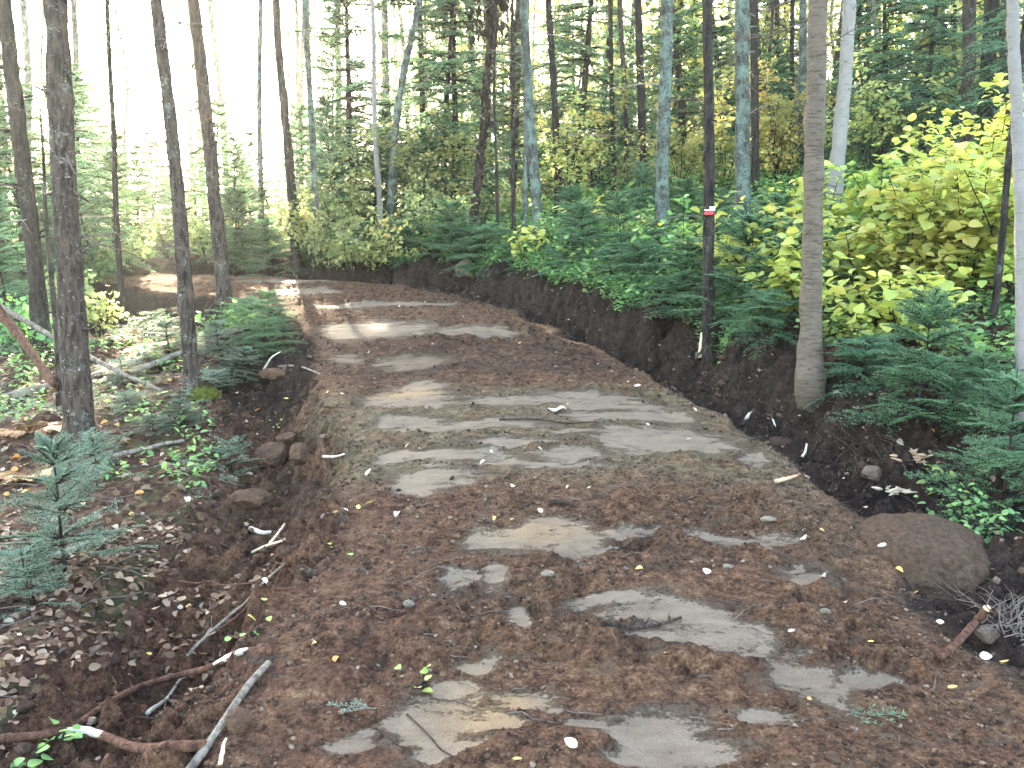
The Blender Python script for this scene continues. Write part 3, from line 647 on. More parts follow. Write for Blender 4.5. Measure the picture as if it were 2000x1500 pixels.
TREES = [
 # name, label, px, py, top px, width, bark, kw
 ('spruce_tree', 'thick grey spruce trunk with knobbly bark, widest of the trunks left of the trail', 157, 872, 92, 53, 'spruce', dict(nb=10, crown=0, cbase=5.5, H=12, flare=0.3)),
 ('spruce_tree', 'straight grey spruce with yellow moss on its foot beside the dug ditch', 377, 772, 322, 31, 'spruce', dict(nb=9, crown=1, cbase=5.5, H=12, flare=0.35)),
 ('spruce_tree', 'slim grey spruce at the trail edge just before the bend', 440, 592, 388, 30, 'spruce', dict(nb=12, crown=2, cbase=6.0, H=13)),
 ('spruce_tree', 'dark leaning spruce trunk with white lichen flecks behind the thickest trunk', 84, 690, 22, 33, 'dark', dict(nb=12, crown=3, cbase=6, H=12)),
 ('spruce_tree', 'dark spruce trunk cut by the left edge of the photo', 6, 620, -35, 26, 'dark', dict(nb=6, crown=0, cbase=6, H=12)),
 ('spruce_tree', 'thin dark spruce pole standing at the end of the far left bank', 240, 612, 204, 13, 'dark', dict(nb=9, crown=None, H=8, d=10.8)),
 ('spruce_tree', 'pale thin trunk seen just right of the thickest left trunk', 150, 480, 141, 14, 'lichen', dict(d=17, nb=9, crown=1, cbase=10, H=17, near=False)),
 ('spruce_tree', 'pale slender trunk rising through the white glare in the sapling thicket', 512, 470, 500, 13, 'lichen', dict(d=16, nb=10, crown=2, cbase=10, H=17, near=False)),
 ('spruce_tree', 'speckled dark trunk with curved dead branches above the pale green shrubs', 572, 400, 552, 21, 'dark', dict(d=13.5, nb=14, crown=3, cbase=8, H=15)),
 ('spruce_tree', 'thinner speckled trunk beside the dark one with curved branches', 616, 400, 600, 15, 'lichen', dict(d=13.8, nb=10, crown=0, cbase=9, H=15)),
 ('birch_tree', 'thin white birch behind the pale green shrubs', 742, 400, 726, 13, 'birch', dict(d=15, nb=8, crown=None, H=11)),
 ('spruce_tree', 'grey green trunk bending to the left at its foot, behind the shrubs', 765, 380, 790, 18, 'lichen', dict(d=15, nb=7, crown=1, cbase=8, H=15, crook=0.008)),
 ('dead_tree', 'dark dead tree with shaggy hanging bark, leaning left at its foot', 932, 350, 968, 15, 'dead', dict(d=14, nb=16, crown=None, H=9, blen=(0.3, 0.6), stubs=50)),
 ('spruce_tree', 'very thin dark trunk touching the shaggy dead tree', 972, 430, 960, 8, 'dark', dict(d=13.5, nb=6, H=9)),
 ('spruce_tree', 'thin dark trunk between the shaggy dead tree and the lichened trunk', 1004, 440, 996, 10, 'dark', dict(d=12.5, nb=8, crown=None, H=10)),
 ('fir_tree', 'blue green lichened trunk rising behind the small yellow shrub on the bank', 1052, 465, 1030, 23, 'lichen', dict(d=12.0, nb=10, crown=2, cbase=7, H=14)),
 ('fir_tree', 'narrow grey trunk half hidden behind the blue green trunk above the bank', 1026, 440, 1022, 12, 'lichen', dict(d=14, nb=5, crown=None, H=10)),
 ('spruce_tree', 'dark trunk with pale drooping dead branches right of the blue green trunk', 1090, 400, 1078, 17, 'dark', dict(d=15, nb=16, crown=3, cbase=8, H=15, blen=(.5, 1.2))),
 ('spruce_tree', 'first of three slender dark trunks in a row, the thinnest', 1200, 350, 1197, 11, 'dark', dict(d=16, nb=12, crown=0, cbase=9, H=15)),
 ('spruce_tree', 'middle of three slender trunks in a row on the hillside', 1224, 350, 1222, 12, 'spruce', dict(d=16.5, nb=12, crown=1, cbase=9, H=15)),
 ('spruce_tree', 'dark reddish trunk, thickest of three slender trunks in a row', 1256, 345, 1246, 19, 'dark', dict(d=16, nb=9, crown=2, cbase=9, H=15)),
 ('fir_tree', 'lichen spotted blue green trunk between the slender trio and the blazed tree', 1293, 505, 1292, 31, 'lichen', dict(d=10.5, nb=10, crown=3, cbase=6.5, H=13)),
 ('spruce_tree', 'dark trunk with a white over red painted blaze beside the cut bank', 1384, 688, 1377, 26, 'dark', dict(nb=5, crown=0, cbase=6, H=12)),
 ('fir_tree', 'thick blue green lichened trunk right of the blazed tree', 1450, 420, 1458, 34, 'lichen', dict(d=11, nb=12, crown=1, cbase=7, H=14)),
 ('spruce_tree', 'dark trunk hidden behind the thick blue green trunk', 1476, 400, 1472, 18, 'dark', dict(d=13.5, nb=8, crown=2, cbase=8, H=14)),
 ('spruce_tree', 'thin grey pole with fine dead twigs between the blue green trunk and the tan birch', 1500, 330, 1507, 9, 'spruce', dict(d=16, nb=14, H=10)),
 ('spruce_tree', 'thin dark trunk left of the tan birch in the hillside wood', 1549, 310, 1548, 11, 'dark', dict(d=16, nb=14, crown=3, cbase=9, H=14)),
 ('fir_tree', 'teal lichened trunk showing along the left side of the tan birch', 1568, 310, 1570, 18, 'lichen', dict(d=15, nb=8, crown=0, cbase=8, H=14)),
 ('birch_tree', 'tan grey birch with banded bark at the foot of the yellow shrubs', 1581, 738, 1590, 45, 'yellow_birch', dict(nb=3, crown=None, H=13, flare=0.35, stubs=10, crook=0.0015)),
 ('birch_tree', 'white birch with dark knots behind the tan banded birch', 1630, 380, 1650, 32, 'birch', dict(d=10.5, nb=5, crown=None, H=11, stubs=8)),
 ('spruce_tree', 'short stout trunk among the hillside saplings right of the white birch', 1686, 270, 1690, 13, 'spruce', dict(d=17, nb=10, crown=1, cbase=9, H=14, near=False)),
 ('spruce_tree', 'grey trunk left of the darkest one above the yellow shrubs', 1888, 240, 1897, 26, 'spruce', dict(d=12, nb=10, crown=2, cbase=7, H=14)),
 ('spruce_tree', 'darkest thick trunk above the yellow shrubs at the upper right', 1922, 240, 1934, 29, 'dark', dict(d=11.5, nb=9, crown=3, cbase=7, H=14)),
 ('maple_sapling', 'bent dark grey sapling pole leaning over the yellow shrubs', 1955, 500, 2010, 15, 'dark', dict(d=6.3, nb=3, H=5, flare=0.1, blen=(.3, .5))),
 ('birch_tree', 'white birch trunk with dark bands cut by the right edge of the photo', 1996, 860, 1992, 26, 'birch', dict(d=5.0, nb=2, H=9, stubs=4)),
 ('spruce_tree', 'thin grey pole beside the leaning stem in the left foreground', 122, 850, 92, 15, 'spruce', dict(d=6.6, nb=2, H=2.3, flare=0.1, pty=420, stubs=4, blen=(.2, .4))),
]
TOBJ = {}
for nm, lab, px, py, tx, wpx, bk, kw in TREES:
    cat = nm.split('_')[1] if 'sapling' not in nm else 'sapling'
    TOBJ[lab] = tree(nm, lab, cat, px, py, tx, wpx, bk, **kw)

# blaze: a white over red paint mark on the bark of the marked trunk
def blaze(o, px, y0, y1, y2, d, w):
    for nm, mat, a, b in (('white_blaze', M_PAINTW, y0, y1), ('red_blaze', M_PAINTR, y1, y2)):
        t, q = at_d(px, a, d), at_d(px, b, d)
        mb = MB(); V = []; n = 9
        tr = [c for c in o.children if c.name.startswith('trunk')][0]
        for z in np.linspace(q[2], t[2] - 0.002, 4):
            loc = z - o.location.z
            vs = np.array([v.co[:] for v in tr.data.vertices if abs(v.co[2] - loc) < 0.04])
            cx, cy = np.median(vs[:, 0]), np.median(vs[:, 1]); rr = np.percentile(np.hypot(vs[:, 0] - cx, vs[:, 1] - cy), 72) + 0.005
            for a2 in np.linspace(-math.pi / 2 - w, -math.pi / 2 + w, n) + math.atan2(o.location.x, -o.location.y) * 0 - math.atan2(o.location.x, o.location.y):
                V.append((cx + rr * math.cos(a2), cy + rr * math.sin(a2), loc + 0.0015 * math.sin(a2 * 5)))
        F = [[i * n + j, i * n + j + 1, (i + 1) * n + j + 1, (i + 1) * n + j] for i in range(3) for j in range(n - 1)]
        mb.add(V, F); link(nm, mb.mesh(nm, mat, True), o)
bt = [o for l, o in TOBJ.items() if 'painted blaze' in l][0]
blaze(bt, 1381, 403, 411, 420, bt.location.y, 0.62)

# shaggy strips of bark hanging from the dead tree
dt = [o for l, o in TOBJ.items() if 'shaggy hanging bark, leaning' in l][0]
rng = np.random.default_rng(77)
tr = [c for c in dt.children if c.name.startswith('trunk')][0]
tv = np.array([v.co[:] for v in tr.data.vertices]); hz_ = tv[:, 2]
mb = MB()
sel = np.nonzero((hz_ > 0.4) & (hz_ < 4.2))[0]
P = tv[rng.choice(sel, 900)]
n = len(P); M = rot_basis(rng, n, 0.5); M[:, :, 0] = M[:, :, 0] * 0.35 + np.array([0, 0, -0.9]); M[:, :, 0] /= np.linalg.norm(M[:, :, 0], axis=1, keepdims=True)
M[:, :, 2] = np.cross(M[:, :, 0], M[:, :, 1])
scatter(mb, LEAF_CURL, P, M, rng.uniform(0.04, 0.11, n), np.stack([rng.uniform(0, 0.4, n), rng.uniform(0, .5, n), np.zeros(n)], 1))
tag(link('hanging_bark', mb.mesh('hanging_bark', BARK['dead']), dt), kind='stuff')
mb = MB(); tz = rng.uniform(3.2, 5.0, 500); tx = np.array([tv[np.abs(hz_ - q) < 0.2][:, :2].mean(0) if (np.abs(hz_ - q) < 0.2).any() else (0.2, 0) for q in tz])
P = np.array([tx[:, 0] + rng.normal(0, 0.15, 500), tx[:, 1] + rng.normal(0, 0.15, 500), tz]).T
M = rot_basis(rng, 500, 0.5); M[:, :, 0] = M[:, :, 0] * 0.6 + np.array([0, 0, -0.8]); M[:, :, 0] /= np.linalg.norm(M[:, :, 0], axis=1, keepdims=True)
scatter(mb, LEAF_CURL, P, M, rng.uniform(0.05, 0.14, 500), np.stack([rng.uniform(0, .4, 500), rng.uniform(0, .5, 500), np.zeros(500)], 1))
tag(link('dead_foliage', mb.mesh('dead_foliage', BARK['dead']), dt), kind='stuff')

# moss collar on the second left trunk
mt = [o for l, o in TOBJ.items() if 'yellow moss' in l][0]
mb = MB(); rng = np.random.default_rng(78)
V, F = ICO[3]
Vm = V * np.array([0.12, 0.12, 0.055]) * (1 + 0.25 * fbm(V[:, 0] * 4, V[:, 1] * 4, V[:, 2] * 4, 3, 3))[:, None] + np.array([0.10, -0.04, 0.0])
mb.add(Vm, F)
P = Vm[rng.integers(len(Vm), size=1500)]; M = rot_basis(rng, 1500, 0.8)
scatter(mb, LEAF_NARROW, P, M, rng.uniform(0.008, 0.03, 1500), np.full((1500, 3), 0.5))
link('moss', mb.mesh('moss', M_MOSS, True), mt)

# trees of the wood behind: slender trunks with dead twigs, each a copy with its own place
FARK = {}
for q in range(6):
    rng = np.random.default_rng(500 + q); ax = np.array([rng.normal(0, .02), rng.normal(0, .02), 1.0]); ax /= np.linalg.norm(ax)
    bk = ['dark', 'lichen', 'spruce', 'dark', 'birch', 'lichen'][q]
    me, P, s, r = trunk_mesh(rng, ax, 0.085, 15, bk, False, 0.2, 0.006, 10)
    o = root('spruce_tree' if bk != 'birch' else 'birch_tree', (0, 0, -50), 'x', 'tree')
    link('trunk', me, o)
    tw = MB()
    for k in range(26):
        i = min(int(np.searchsorted(s * 15, rng.uniform(0.8, 9))), len(P) - 2); a = rng.uniform(0, 6.3); l = rng.uniform(0.3, 1.3)
        B = wobble_line(rng, P[i], P[i] + np.array([math.cos(a) * l, math.sin(a) * l, rng.normal(-0.05, 0.2) * l]), 7, 0.03, 0.15)
        add_tube(tw, B, np.linspace(0.012, 0.003, 7), 3, False)
        for _ in range(2):
            j = rng.integers(2, 6); add_tube(tw, wobble_line(rng, B[j], B[j] + rng.normal(0, 0.16, 3) * l + (B[j] - P[i]) * 0.3, 4, 0.02), (0.005, 0.004, 0.003, 0.002), 3, False)
    tag(link('dead_twigs', tw.mesh('dead_twigs', M_TWIG), o), kind='stuff')
    if q in (0, 2, 5):
        sm, cm, h = FIR['crown%d' % (q % 4)]
        c = link('crown', cm, o, P[int(np.searchsorted(s * 15, 8.5))], (0, 0, q), (0.95, 0.95, 0.9)); link('limb', sm, c)
    FARK[q] = o
def copy_tree(o, parent=None):
    c = o.copy(); C.objects.link(c); c.parent = parent
    for ch in o.children: copy_tree(ch, c)
    return c
rng = np.random.default_rng(9)
FLAB = {'dark': ('slender dark trunk deep in the hillside wood', 'slender dark trunk deep in the glaring wood past the bend'),
        'lichen': ('slender pale grey trunk deep in the hillside wood', 'slender pale grey trunk deep in the glaring wood past the bend'),
        'spruce': ('slender brown trunk deep in the hillside wood', 'slender brown trunk deep in the glaring wood past the bend'),
        'birch': ('slender white birch deep in the hillside wood', 'slender white birch deep in the glaring wood past the bend')}
used_far, placed = set(), []
for k in range(400):
    if len(placed) >= 74: break
    px = rng.uniform(-60, 2060); d = 17 + 30 * rng.uniform() ** 1.15
    if 110 < px < 640 and d < 44: continue
    if 640 < px < 800 and rng.uniform() < 0.6: continue
    if px < 110 and rng.uniform() < 0.4: continue
    p = at_d(px, 400, d)
    if any(np.hypot(p[0] - a, p[1] - b) < 0.9 for a, b in placed): continue
    placed.append((p[0], p[1])); q = int(rng.choice(6, p=[.24, .16, .19, .22, .08, .11])) if d < 25 else int(rng.choice([1, 3, 4, 3]))
    o = FARK[q] if q not in used_far else copy_tree(FARK[q]); used_far.add(q)
    o.location = (p[0], p[1], gz(p[0], p[1]) - 0.1); o.rotation_euler = (rng.normal(0, .015), rng.normal(0, .02), rng.uniform(0, 6.3))
    s = rng.uniform(0.7, 1.35); o.scale = (s, s, rng.uniform(0.95, 1.25))
    bk = ['dark', 'lichen', 'spruce', 'dark', 'birch', 'lichen'][q]; side = 0 if p[0] > -2 else 1
    tag(o, FLAB[bk][side], 'tree', 'slender trunks of the %s wood' % ('hillside', 'far')[side])
for q in range(6):
    if q not in used_far:
        for c in list(FARK[q].children): bpy.data.objects.remove(c)
        bpy.data.objects.remove(FARK[q])
# tall trees added towards the sun so their crowns shade the trail
SHADE = [(-6.0, 24.2, 17, 9.0), (-6.6, 27.0, 18, 10.5), (-8.6, 33.5, 22, 14), (-7.5, 23, 17, 10), (-9.5, 26, 18, 11), (-5.0, 25, 18, 11), (-12.0, 24, 18, 10), (-3.0, 21, 17, 9.5), (-11, 31, 21, 13), (-7.0, 30, 21, 13), (-4.5, 33, 22, 14), (-14.5, 29, 20, 12), (-9, 35, 23, 15)]
for k, (x, y, H, cb) in enumerate(SHADE):
    rng = np.random.default_rng(600 + k); ax = np.array([rng.normal(0, .012), 0, 1.0]); ax /= np.linalg.norm(ax)
    o = root('spruce_tree', (x, y, gz(x, y) - 0.1), 'tall pale trunk added past the bend, its crown shading the trail', 'tree', 'tall trunks added past the bend for shade')
    me, P, s, r = trunk_mesh(rng, ax, rng.uniform(0.085, 0.12), H, 'lichen', False, 0.2, 0.004, 8); link('trunk', me, o)
    sm, cm, h = FIR['crown%d' % (k % 4)]
    c = link('crown', cm, o, P[int(np.searchsorted(s * H, cb))], (0, 0, k), (1.6, 1.6, (H - cb) / h)); link('limb', sm, c)

# ---------------------------------------------------------------- small firs
def fir(key, label, px, py, d=None, s=1.0, name='fir_sapling', cat='sapling', group=None, sz=None, seed=0):
    p = at(px, py) if d is None else at_d(px, py, d)
    z = gz(p[0], p[1]); rr = np.random.default_rng(abs(int(px * 7 + py)))
    o = root(name, (p[0], p[1], z - 0.02), label, cat, group, rr.uniform(0, 6.3)); o.scale = (s, s, sz or s)
    o.rotation_euler = (rr.normal(0, 0.09), rr.normal(0, 0.09), o.rotation_euler[2]); o.scale[0] *= rr.uniform(0.82, 1.15)
    link('stem', FIR[key][0], o); link('crown', FIR[key][1], o)
    return o
fir('seedling0', 'pale grey green spruce seedling standing in the left foreground litter', 128, 1120, None, 0.92, 'spruce_seedling', 'seedling')
fir('seedling1', 'low pale spruce seedling spreading below the foreground one', 60, 1190, None, 0.75, 'spruce_seedling', 'seedling')
fir('seedling1', 'small fir seedling growing at the lip of the left ditch by the boulder', 455, 925, None, 0.7, 'fir_seedling', 'seedling')
fir('seedling1', 'small fir seedling by the thickest left trunk', 190, 930, None, 0.8, 'fir_seedling', 'seedling')
for k, (px, py, s, key, lab) in enumerate([
    (300, 850, 0.9, 'seedling1', 'feathery pale fir seedling between the two nearest left trunks'),
    (360, 835, 0.8, 'seedling0', 'feathery pale fir seedling just before the mossy footed spruce'),
    (250, 800, 1.0, 'seedling1', 'pale fir seedling lying low under the bleached pole'),
    (420, 760, 1.0, 'seedling1', 'pale fir seedling right of the mossy footed spruce'),
    (470, 735, 1.0, 'seedling0', 'dense pale fir seedling over the lip of the left ditch'),
    (520, 690, 0.8, 'low1', 'spreading green fir on the ditch lip beside the dark soil heap'),
    (485, 650, 0.9, 'low1', 'spreading green fir below the slim grey spruce'),
    (530, 640, 0.75, 'low0', 'bushy green fir at the trail edge before the bend'),
    (430, 690, 1.1, 'seedling0', 'pale fir seedling between the fallen logs and the ditch'),
    (240, 740, 1.2, 'seedling1', 'pale fir seedling behind the bleached pole'),
    (330, 690, 1.2, 'seedling0', 'pale fir seedling rising behind the peeled log'),
    (200, 880, 0.9, 'seedling1', 'pale fir seedling just right of the thickest left trunk'),
    (300, 640, 1.4, 'seedling1', 'pale fir seedling in the hollow below the far trail')]):
    fir(key, lab, px, py, None, s * 0.85, 'fir_seedling', 'seedling', sz=s * (0.38 if 'seedling' in key else 0.7))
for k, (px, py, d, s, key, lab) in enumerate([
    (1790, 850, 5.2, 0.9, 'low2', 'bushy dark fir in front of the yellow shrubs, the fullest by the right ditch'),
    (1965, 970, 4.3, 0.8, 'low2', 'dark fir against the white birch at the right edge'),
    (1925, 830, 5.0, 0.6, 'low0', 'dark spreading fir between the full one and the edge birch'),
    (1690, 760, 5.9, 0.65, 'low1', 'low dark fir just right of the tan birch foot'),
    (1700, 700, 6.0, 0.5, 'low0', 'dark fir under the overhanging yellow leaves'),
    (1850, 690, 5.6, 0.5, 'low1', 'low dark fir deep under the yellow shrubs'),
    (1490, 660, 6.7, 0.65, 'low1', 'low fir between the blazed tree and the tan birch'),
    (1530, 620, 7.2, 1.0, 'low0', 'dark fir behind the tan birch under the yellow shrub'),
    (1440, 610, 7.4, 1.0, 'low2', 'dark fir right behind the blazed tree'),
    (1330, 610, 8.1, 0.9, 'low0', 'bushy fir on top of the bank left of the blazed tree'),
    (1250, 580, 9.0, 0.95, 'low1', 'fir drooping over the bank edge left of the lichen spotted trunk'),
    (1220, 540, 10.0, 1.0, 'low2', 'full dark fir below the three slender trunks'),
    (1140, 520, 10.6, 1.0, 'low0', 'dark fir right of the small yellow shrub on the bank'),
    (1290, 540, 9.6, 0.8, 'low0', 'dark fir hiding the foot of the lichen spotted trunk'),
    (1400, 520, 9.4, 0.85, 'low2', 'dark fir behind the blazed tree near the thick blue green trunk'),
    (950, 480, 11.7, 1.0, 'low1', 'dark fir under the bare forked shrub'),
    (880, 490, 12.3, 1.05, 'low0', 'low fir on the bank left of the grey stone'),
    (790, 500, 12.9, 1.0, 'low1', 'low fir among the pale green shrubs over the bend'),
    (530, 520, 13.6, 1.25, 'low0', 'teal fir at the foot of the bank at the bend'),
    (480, 520, 14.1, 1.3, 'low2', 'teal fir behind the slim grey spruce at the bend'),
    (1120, 440, 12.5, 0.85, 'low2', 'fir on the hillside below the trunk with drooping branches'),
    (1330, 470, 11.5, 0.9, 'low0', 'fir on the hillside between lichen spotted and blazed trunks'),
    (1250, 420, 13.5, 0.9, 'low2', 'fir at the foot of the thickest slender trunk'),
    (1500, 480, 9.4, 0.9, 'low0', 'fir in the shade behind the thick blue green trunk')]):
    fir(key, lab, px, py, d, s)
def edge(qy, off):
    k = int(np.argmin(np.abs(CLP[:, 1] - qy))); d = CLP[k + 1] - CLP[k - 1]; d /= np.hypot(*d)
    return CLP[k] + np.array([d[1], -d[0]]) * off
for qy, off, key, s_, lab in [(5.9, 2.75, 'low1', 0.5, 'little fir on the bank lip before the tan birch'), (6.7, 2.45, 'low0', 0.5, 'fir leaning over the bank lip beside the blazed tree'), (7.4, 2.1, 'low1', 0.7, 'fir draped over the bank lip left of the blazed tree'),
    (8.1, 2.1, 'low0', 0.7, 'fir draped over the bank below the lichen spotted trunk'), (8.8, 2.1, 'low1', 0.7, 'fir draped over the dark bank below the slender trio'), (9.5, 2.05, 'low0', 0.7, 'fir draped over the bank right of the small yellow shrub'),
    (10.3, 2.0, 'low1', 0.7, 'fir hanging over the bank left of the small yellow shrub'), (10.9, 1.95, 'low0', 0.75, 'fir hanging over the bank by the grey stone'), (11.4, 1.8, 'low1', 0.8, 'fir hanging over the bank at the turn of the trail'),
    (11.8, 1.75, 'low0', 0.8, 'fir hanging over the bank under the pale olive shrubs'), (12.2, 1.7, 'low1', 0.85, 'fir hanging over the bank under the thin white birch')]:
    e_ = edge(qy, off); o = root('fir_sapling', (e_[0], e_[1], gz(*e_) - 0.02), lab, 'sapling', None, qy * 2.1); o.scale = (s_, s_, s_ * 0.9)
    link('stem', FIR[key][0], o); link('crown', FIR[key][1], o)
SAPL = [(455, 400, 14, 'sapling1', 0.62, 'teal sapling fir behind the slim grey spruce'), (500, 400, 16, 'sapling0', 0.81, 'full teal sapling fir left of the speckled trunk'),
        (545, 380, 17, 'sapling1', 0.68, 'teal sapling fir behind the speckled trunk'), (660, 380, 15, 'sapling0', 1.1, 'rounded teal sapling fir above the pale green shrubs'),
        (640, 350, 19, 'sapling1', 0.62, 'sapling fir in the glare right of the speckled trunks'), (170, 420, 15, 'sapling2', 0.73, 'pale sapling fir between the left trunks'),
        (220, 420, 18, 'sapling1', 1.1, 'pale sapling fir behind the thin dark pole'), (40, 450, 12, 'sapling2', 0.8, 'sapling fir beyond the left edge trunk'),
        (20, 520, 9.5, 'sapling0', 0.8, 'bushy sapling fir low at the left edge'), (190, 520, 12.5, 'sapling0', 0.8, 'bushy sapling fir at the left end of the far trail'),
        (130, 480, 14, 'sapling1', 0.9, 'sapling fir showing right of the thickest trunk'), (300, 440, 22, 'sapling1', 0.9, 'small bright sapling fir in the glaring gap'),
        (350, 450, 26, 'sapling0', 1.0, 'tiny bright sapling fir far down the glaring gap'),
        (860, 330, 17, 'sapling2', 1.25, 'tall drooping fir left of the shaggy dead tree'), (690, 300, 18, 'sapling2', 0.74, 'tall thin fir right of the speckled trunks'),
        (830, 380, 15, 'sapling0', 0.8, 'light sapling fir behind the bare forked shrub'), (1130, 330, 19, 'sapling2', 0.9, 'thin fir behind the trunk with drooping branches'),
        (1730, 290, 13, 'sapling2', 0.85, 'drooping fir with a thin dark stem right of the white birch'), (1800, 280, 13, 'sapling2', 0.95, 'taller drooping fir with a thin dark stem above the yellow shrubs'),
        (1690, 300, 15, 'sapling1', 0.9, 'shaded fir close behind the white birch'), (1770, 280, 16, 'sapling1', 1.0, 'shaded fir between the two drooping ones'),
        (1860, 260, 14, 'sapling2', 0.9, 'fir left of the grey upper right trunk'), (1970, 250, 11, 'sapling2', 0.8, 'fir behind the bent sapling pole at the right edge'),
        (1520, 350, 15, 'sapling1', 0.7, 'wispy fir between the thick blue green trunk and tan birch'), (1400, 330, 18, 'sapling1', 0.9, 'wispy fir behind the blazed trunk'),
        (1330, 310, 21, 'sapling1', 1.0, 'wispy fir right of the lichen spotted trunk'), (1165, 320, 20, 'sapling0', 0.7, 'small fir left of the three slender trunks'), (1000, 330, 20, 'sapling1', 1.1, 'wispy fir behind the shaggy dead tree')]
for px, py, d, key, s, lab in SAPL: fir(key, lab, px, py, d, s)
for px, d, key, sc, lab in [(690, 17, 'sapling2', 1.35, 'tall fir with drooping boughs left of the thin white birch'), (835, 18, 'sapling2', 1.5, 'tall fir with drooping boughs right of the bent grey green trunk'), (890, 16, 'sapling2', 1.3, 'tall fir with drooping boughs just left of the shaggy dead tree'),
    (1120, 18, 'sapling2', 1.4, 'tall fir behind the pale drooping dead branches'), (1170, 21, 'sapling2', 1.5, 'tall fir in the gap left of the slender trio'), (1340, 19, 'sapling2', 1.35, 'tall fir in the gap left of the blazed trunk'), (1415, 21, 'sapling2', 1.5, 'tall fir in the gap right of the blazed trunk'),
    (1510, 20, 'sapling2', 1.4, 'tall fir in the gap left of the tan birch'), (640, 21, 'sapling1', 1.5, 'tall fir in the glare right of the thinner speckled trunk'), (960, 22, 'sapling2', 1.6, 'tall fir behind the shaggy dead tree, deep in the wood'),
    (60, 13, 'sapling1', 0.8, 'young fir filling the wood behind the dark leaning trunk'), (100, 16, 'sapling0', 0.96, 'broad young fir behind the thickest left trunk'), (165, 19, 'sapling0', 1.13, 'broad young fir left of the thin dark pole, farther back'),
    (210, 14, 'sapling0', 0.9, 'young fir beside the thin dark pole at the far trail'), (265, 17, 'sapling0', 0.9, 'young fir at the head of the far trail'), (285, 24, 'sapling1', 1.0, 'slim young fir in the glaring gap, left one'), (375, 20, 'sapling0', 1.0, 'young fir showing between the mossy footed and slim spruces'),
    (415, 17, 'sapling0', 1.2, 'young fir behind the slim grey spruce foot'), (345, 18, 'sapling0', 0.8, 'young fir right behind the mossy footed spruce at the far trail'), (-20, 11, 'sapling1', 0.8, 'young fir half cut by the left edge'), (475, 18, 'sapling1', 0.68, 'tall young fir right of the slim grey spruce'),
    (590, 17, 'sapling0', 1.1, 'young fir between the two speckled trunks'), (720, 16, 'sapling0', 1.0, 'young fir behind the thin white birch'), (785, 17, 'sapling1', 0.62, 'young fir behind the bent grey green trunk')]: fir(key, lab, px, 420, d, sc)
rng = np.random.default_rng(12)
for k in range(40):
    px = rng.uniform(-80, 2080); d = rng.uniform(20, 42)
    if 130 < px < 640: continue
    fir(['sapling0', 'sapling1', 'sapling2'][rng.integers(3)], 'far sapling fir deep in the %s' % ('hillside wood' if px > 800 else 'glaring wood past the bend'), px, 420, d, rng.uniform(0.7, 1.3), group='far sapling firs %s' % ('on the hillside' if px > 800 else 'past the bend'))

# ---------------------------------------------------------------- broad leaved shrubs
def shrub(name, label, cat, px, py, d, H, W, stems, leaves, size, mat, tint=(0.45, 0.25), tmpl=LEAF, layered=True, seed=0, group=None, lean=(0, 0), twigmat=None, low=0.35):
    rng = np.random.default_rng(abs(int(px * 13 + py * 7)) + seed)
    p = at(px, py) if d is None else at_d(px, py, d); z = gz(p[0], p[1])
    o = root(name, (p[0], p[1], z - 0.02), label, cat, group)
    sb, lb = MB(), MB(); tips = []
    for k in range(stems):
        a = 6.283 * k / stems + rng.normal(0, 0.4); rr = W * rng.uniform(0.25, 1.0); h = H * rng.uniform(0.55, 1.05) * (1 - 0.25 * (rr / W) ** 2)
        e = np.array([math.cos(a) * rr + lean[0] * h, math.sin(a) * rr + lean[1] * h, h])
        P = wobble_line(rng, (rng.normal(0, .04), rng.normal(0, .04), 0), e, 10, 0.05); P[:, :2] *= np.linspace(0.2, 1, 10)[:, None] ** 0.6
        add_tube(sb, P, np.linspace(0.009, 0.003, 10), 4, False)
        for j in range(3, 10):
            for _ in range(2):
                l = rng.uniform(0.15, 0.4) * min(W, 0.9); b = rng.uniform(0, 6.3)
                if P[j, 2] < low * H: continue
                q = P[j] + np.array([math.cos(b) * l, math.sin(b) * l, rng.normal(0.15, 0.15) * l])
                add_tube(sb, wobble_line(rng, P[j], q, 4, 0.04), np.linspace(0.004, 0.0015, 4), 3, False)
                tips += [P[j] + (q - P[j]) * f for f in (0.5, 0.8, 1.0)]
    link('stem', sb.mesh('stem', twigmat or M_STEM), o)
    if leaves:
        tips = np.array(tips); Q = tips[rng.integers(len(tips), size=leaves)] + rng.normal(0, 0.03 + 0.25 * size, (leaves, 3))
        M = rot_basis(rng, leaves, 0.38 if layered else 0.7)
        c = vnoise(Q[:, 0] * 2.5 + px, Q[:, 1] * 2.5, Q[:, 2] * 2.5, 4)
        t = np.clip(tint[0] + tint[1] * (rng.normal(0, 0.55, leaves) + 0.8 * c), 0, 1)
        scatter(lb, tmpl, Q, M, size * rng.uniform(0.6, 1.2, leaves), np.stack([t, rng.uniform(0.45, 1, leaves), 0 * t], 1))
        link('foliage', lb.mesh('foliage', mat), o)
    return o
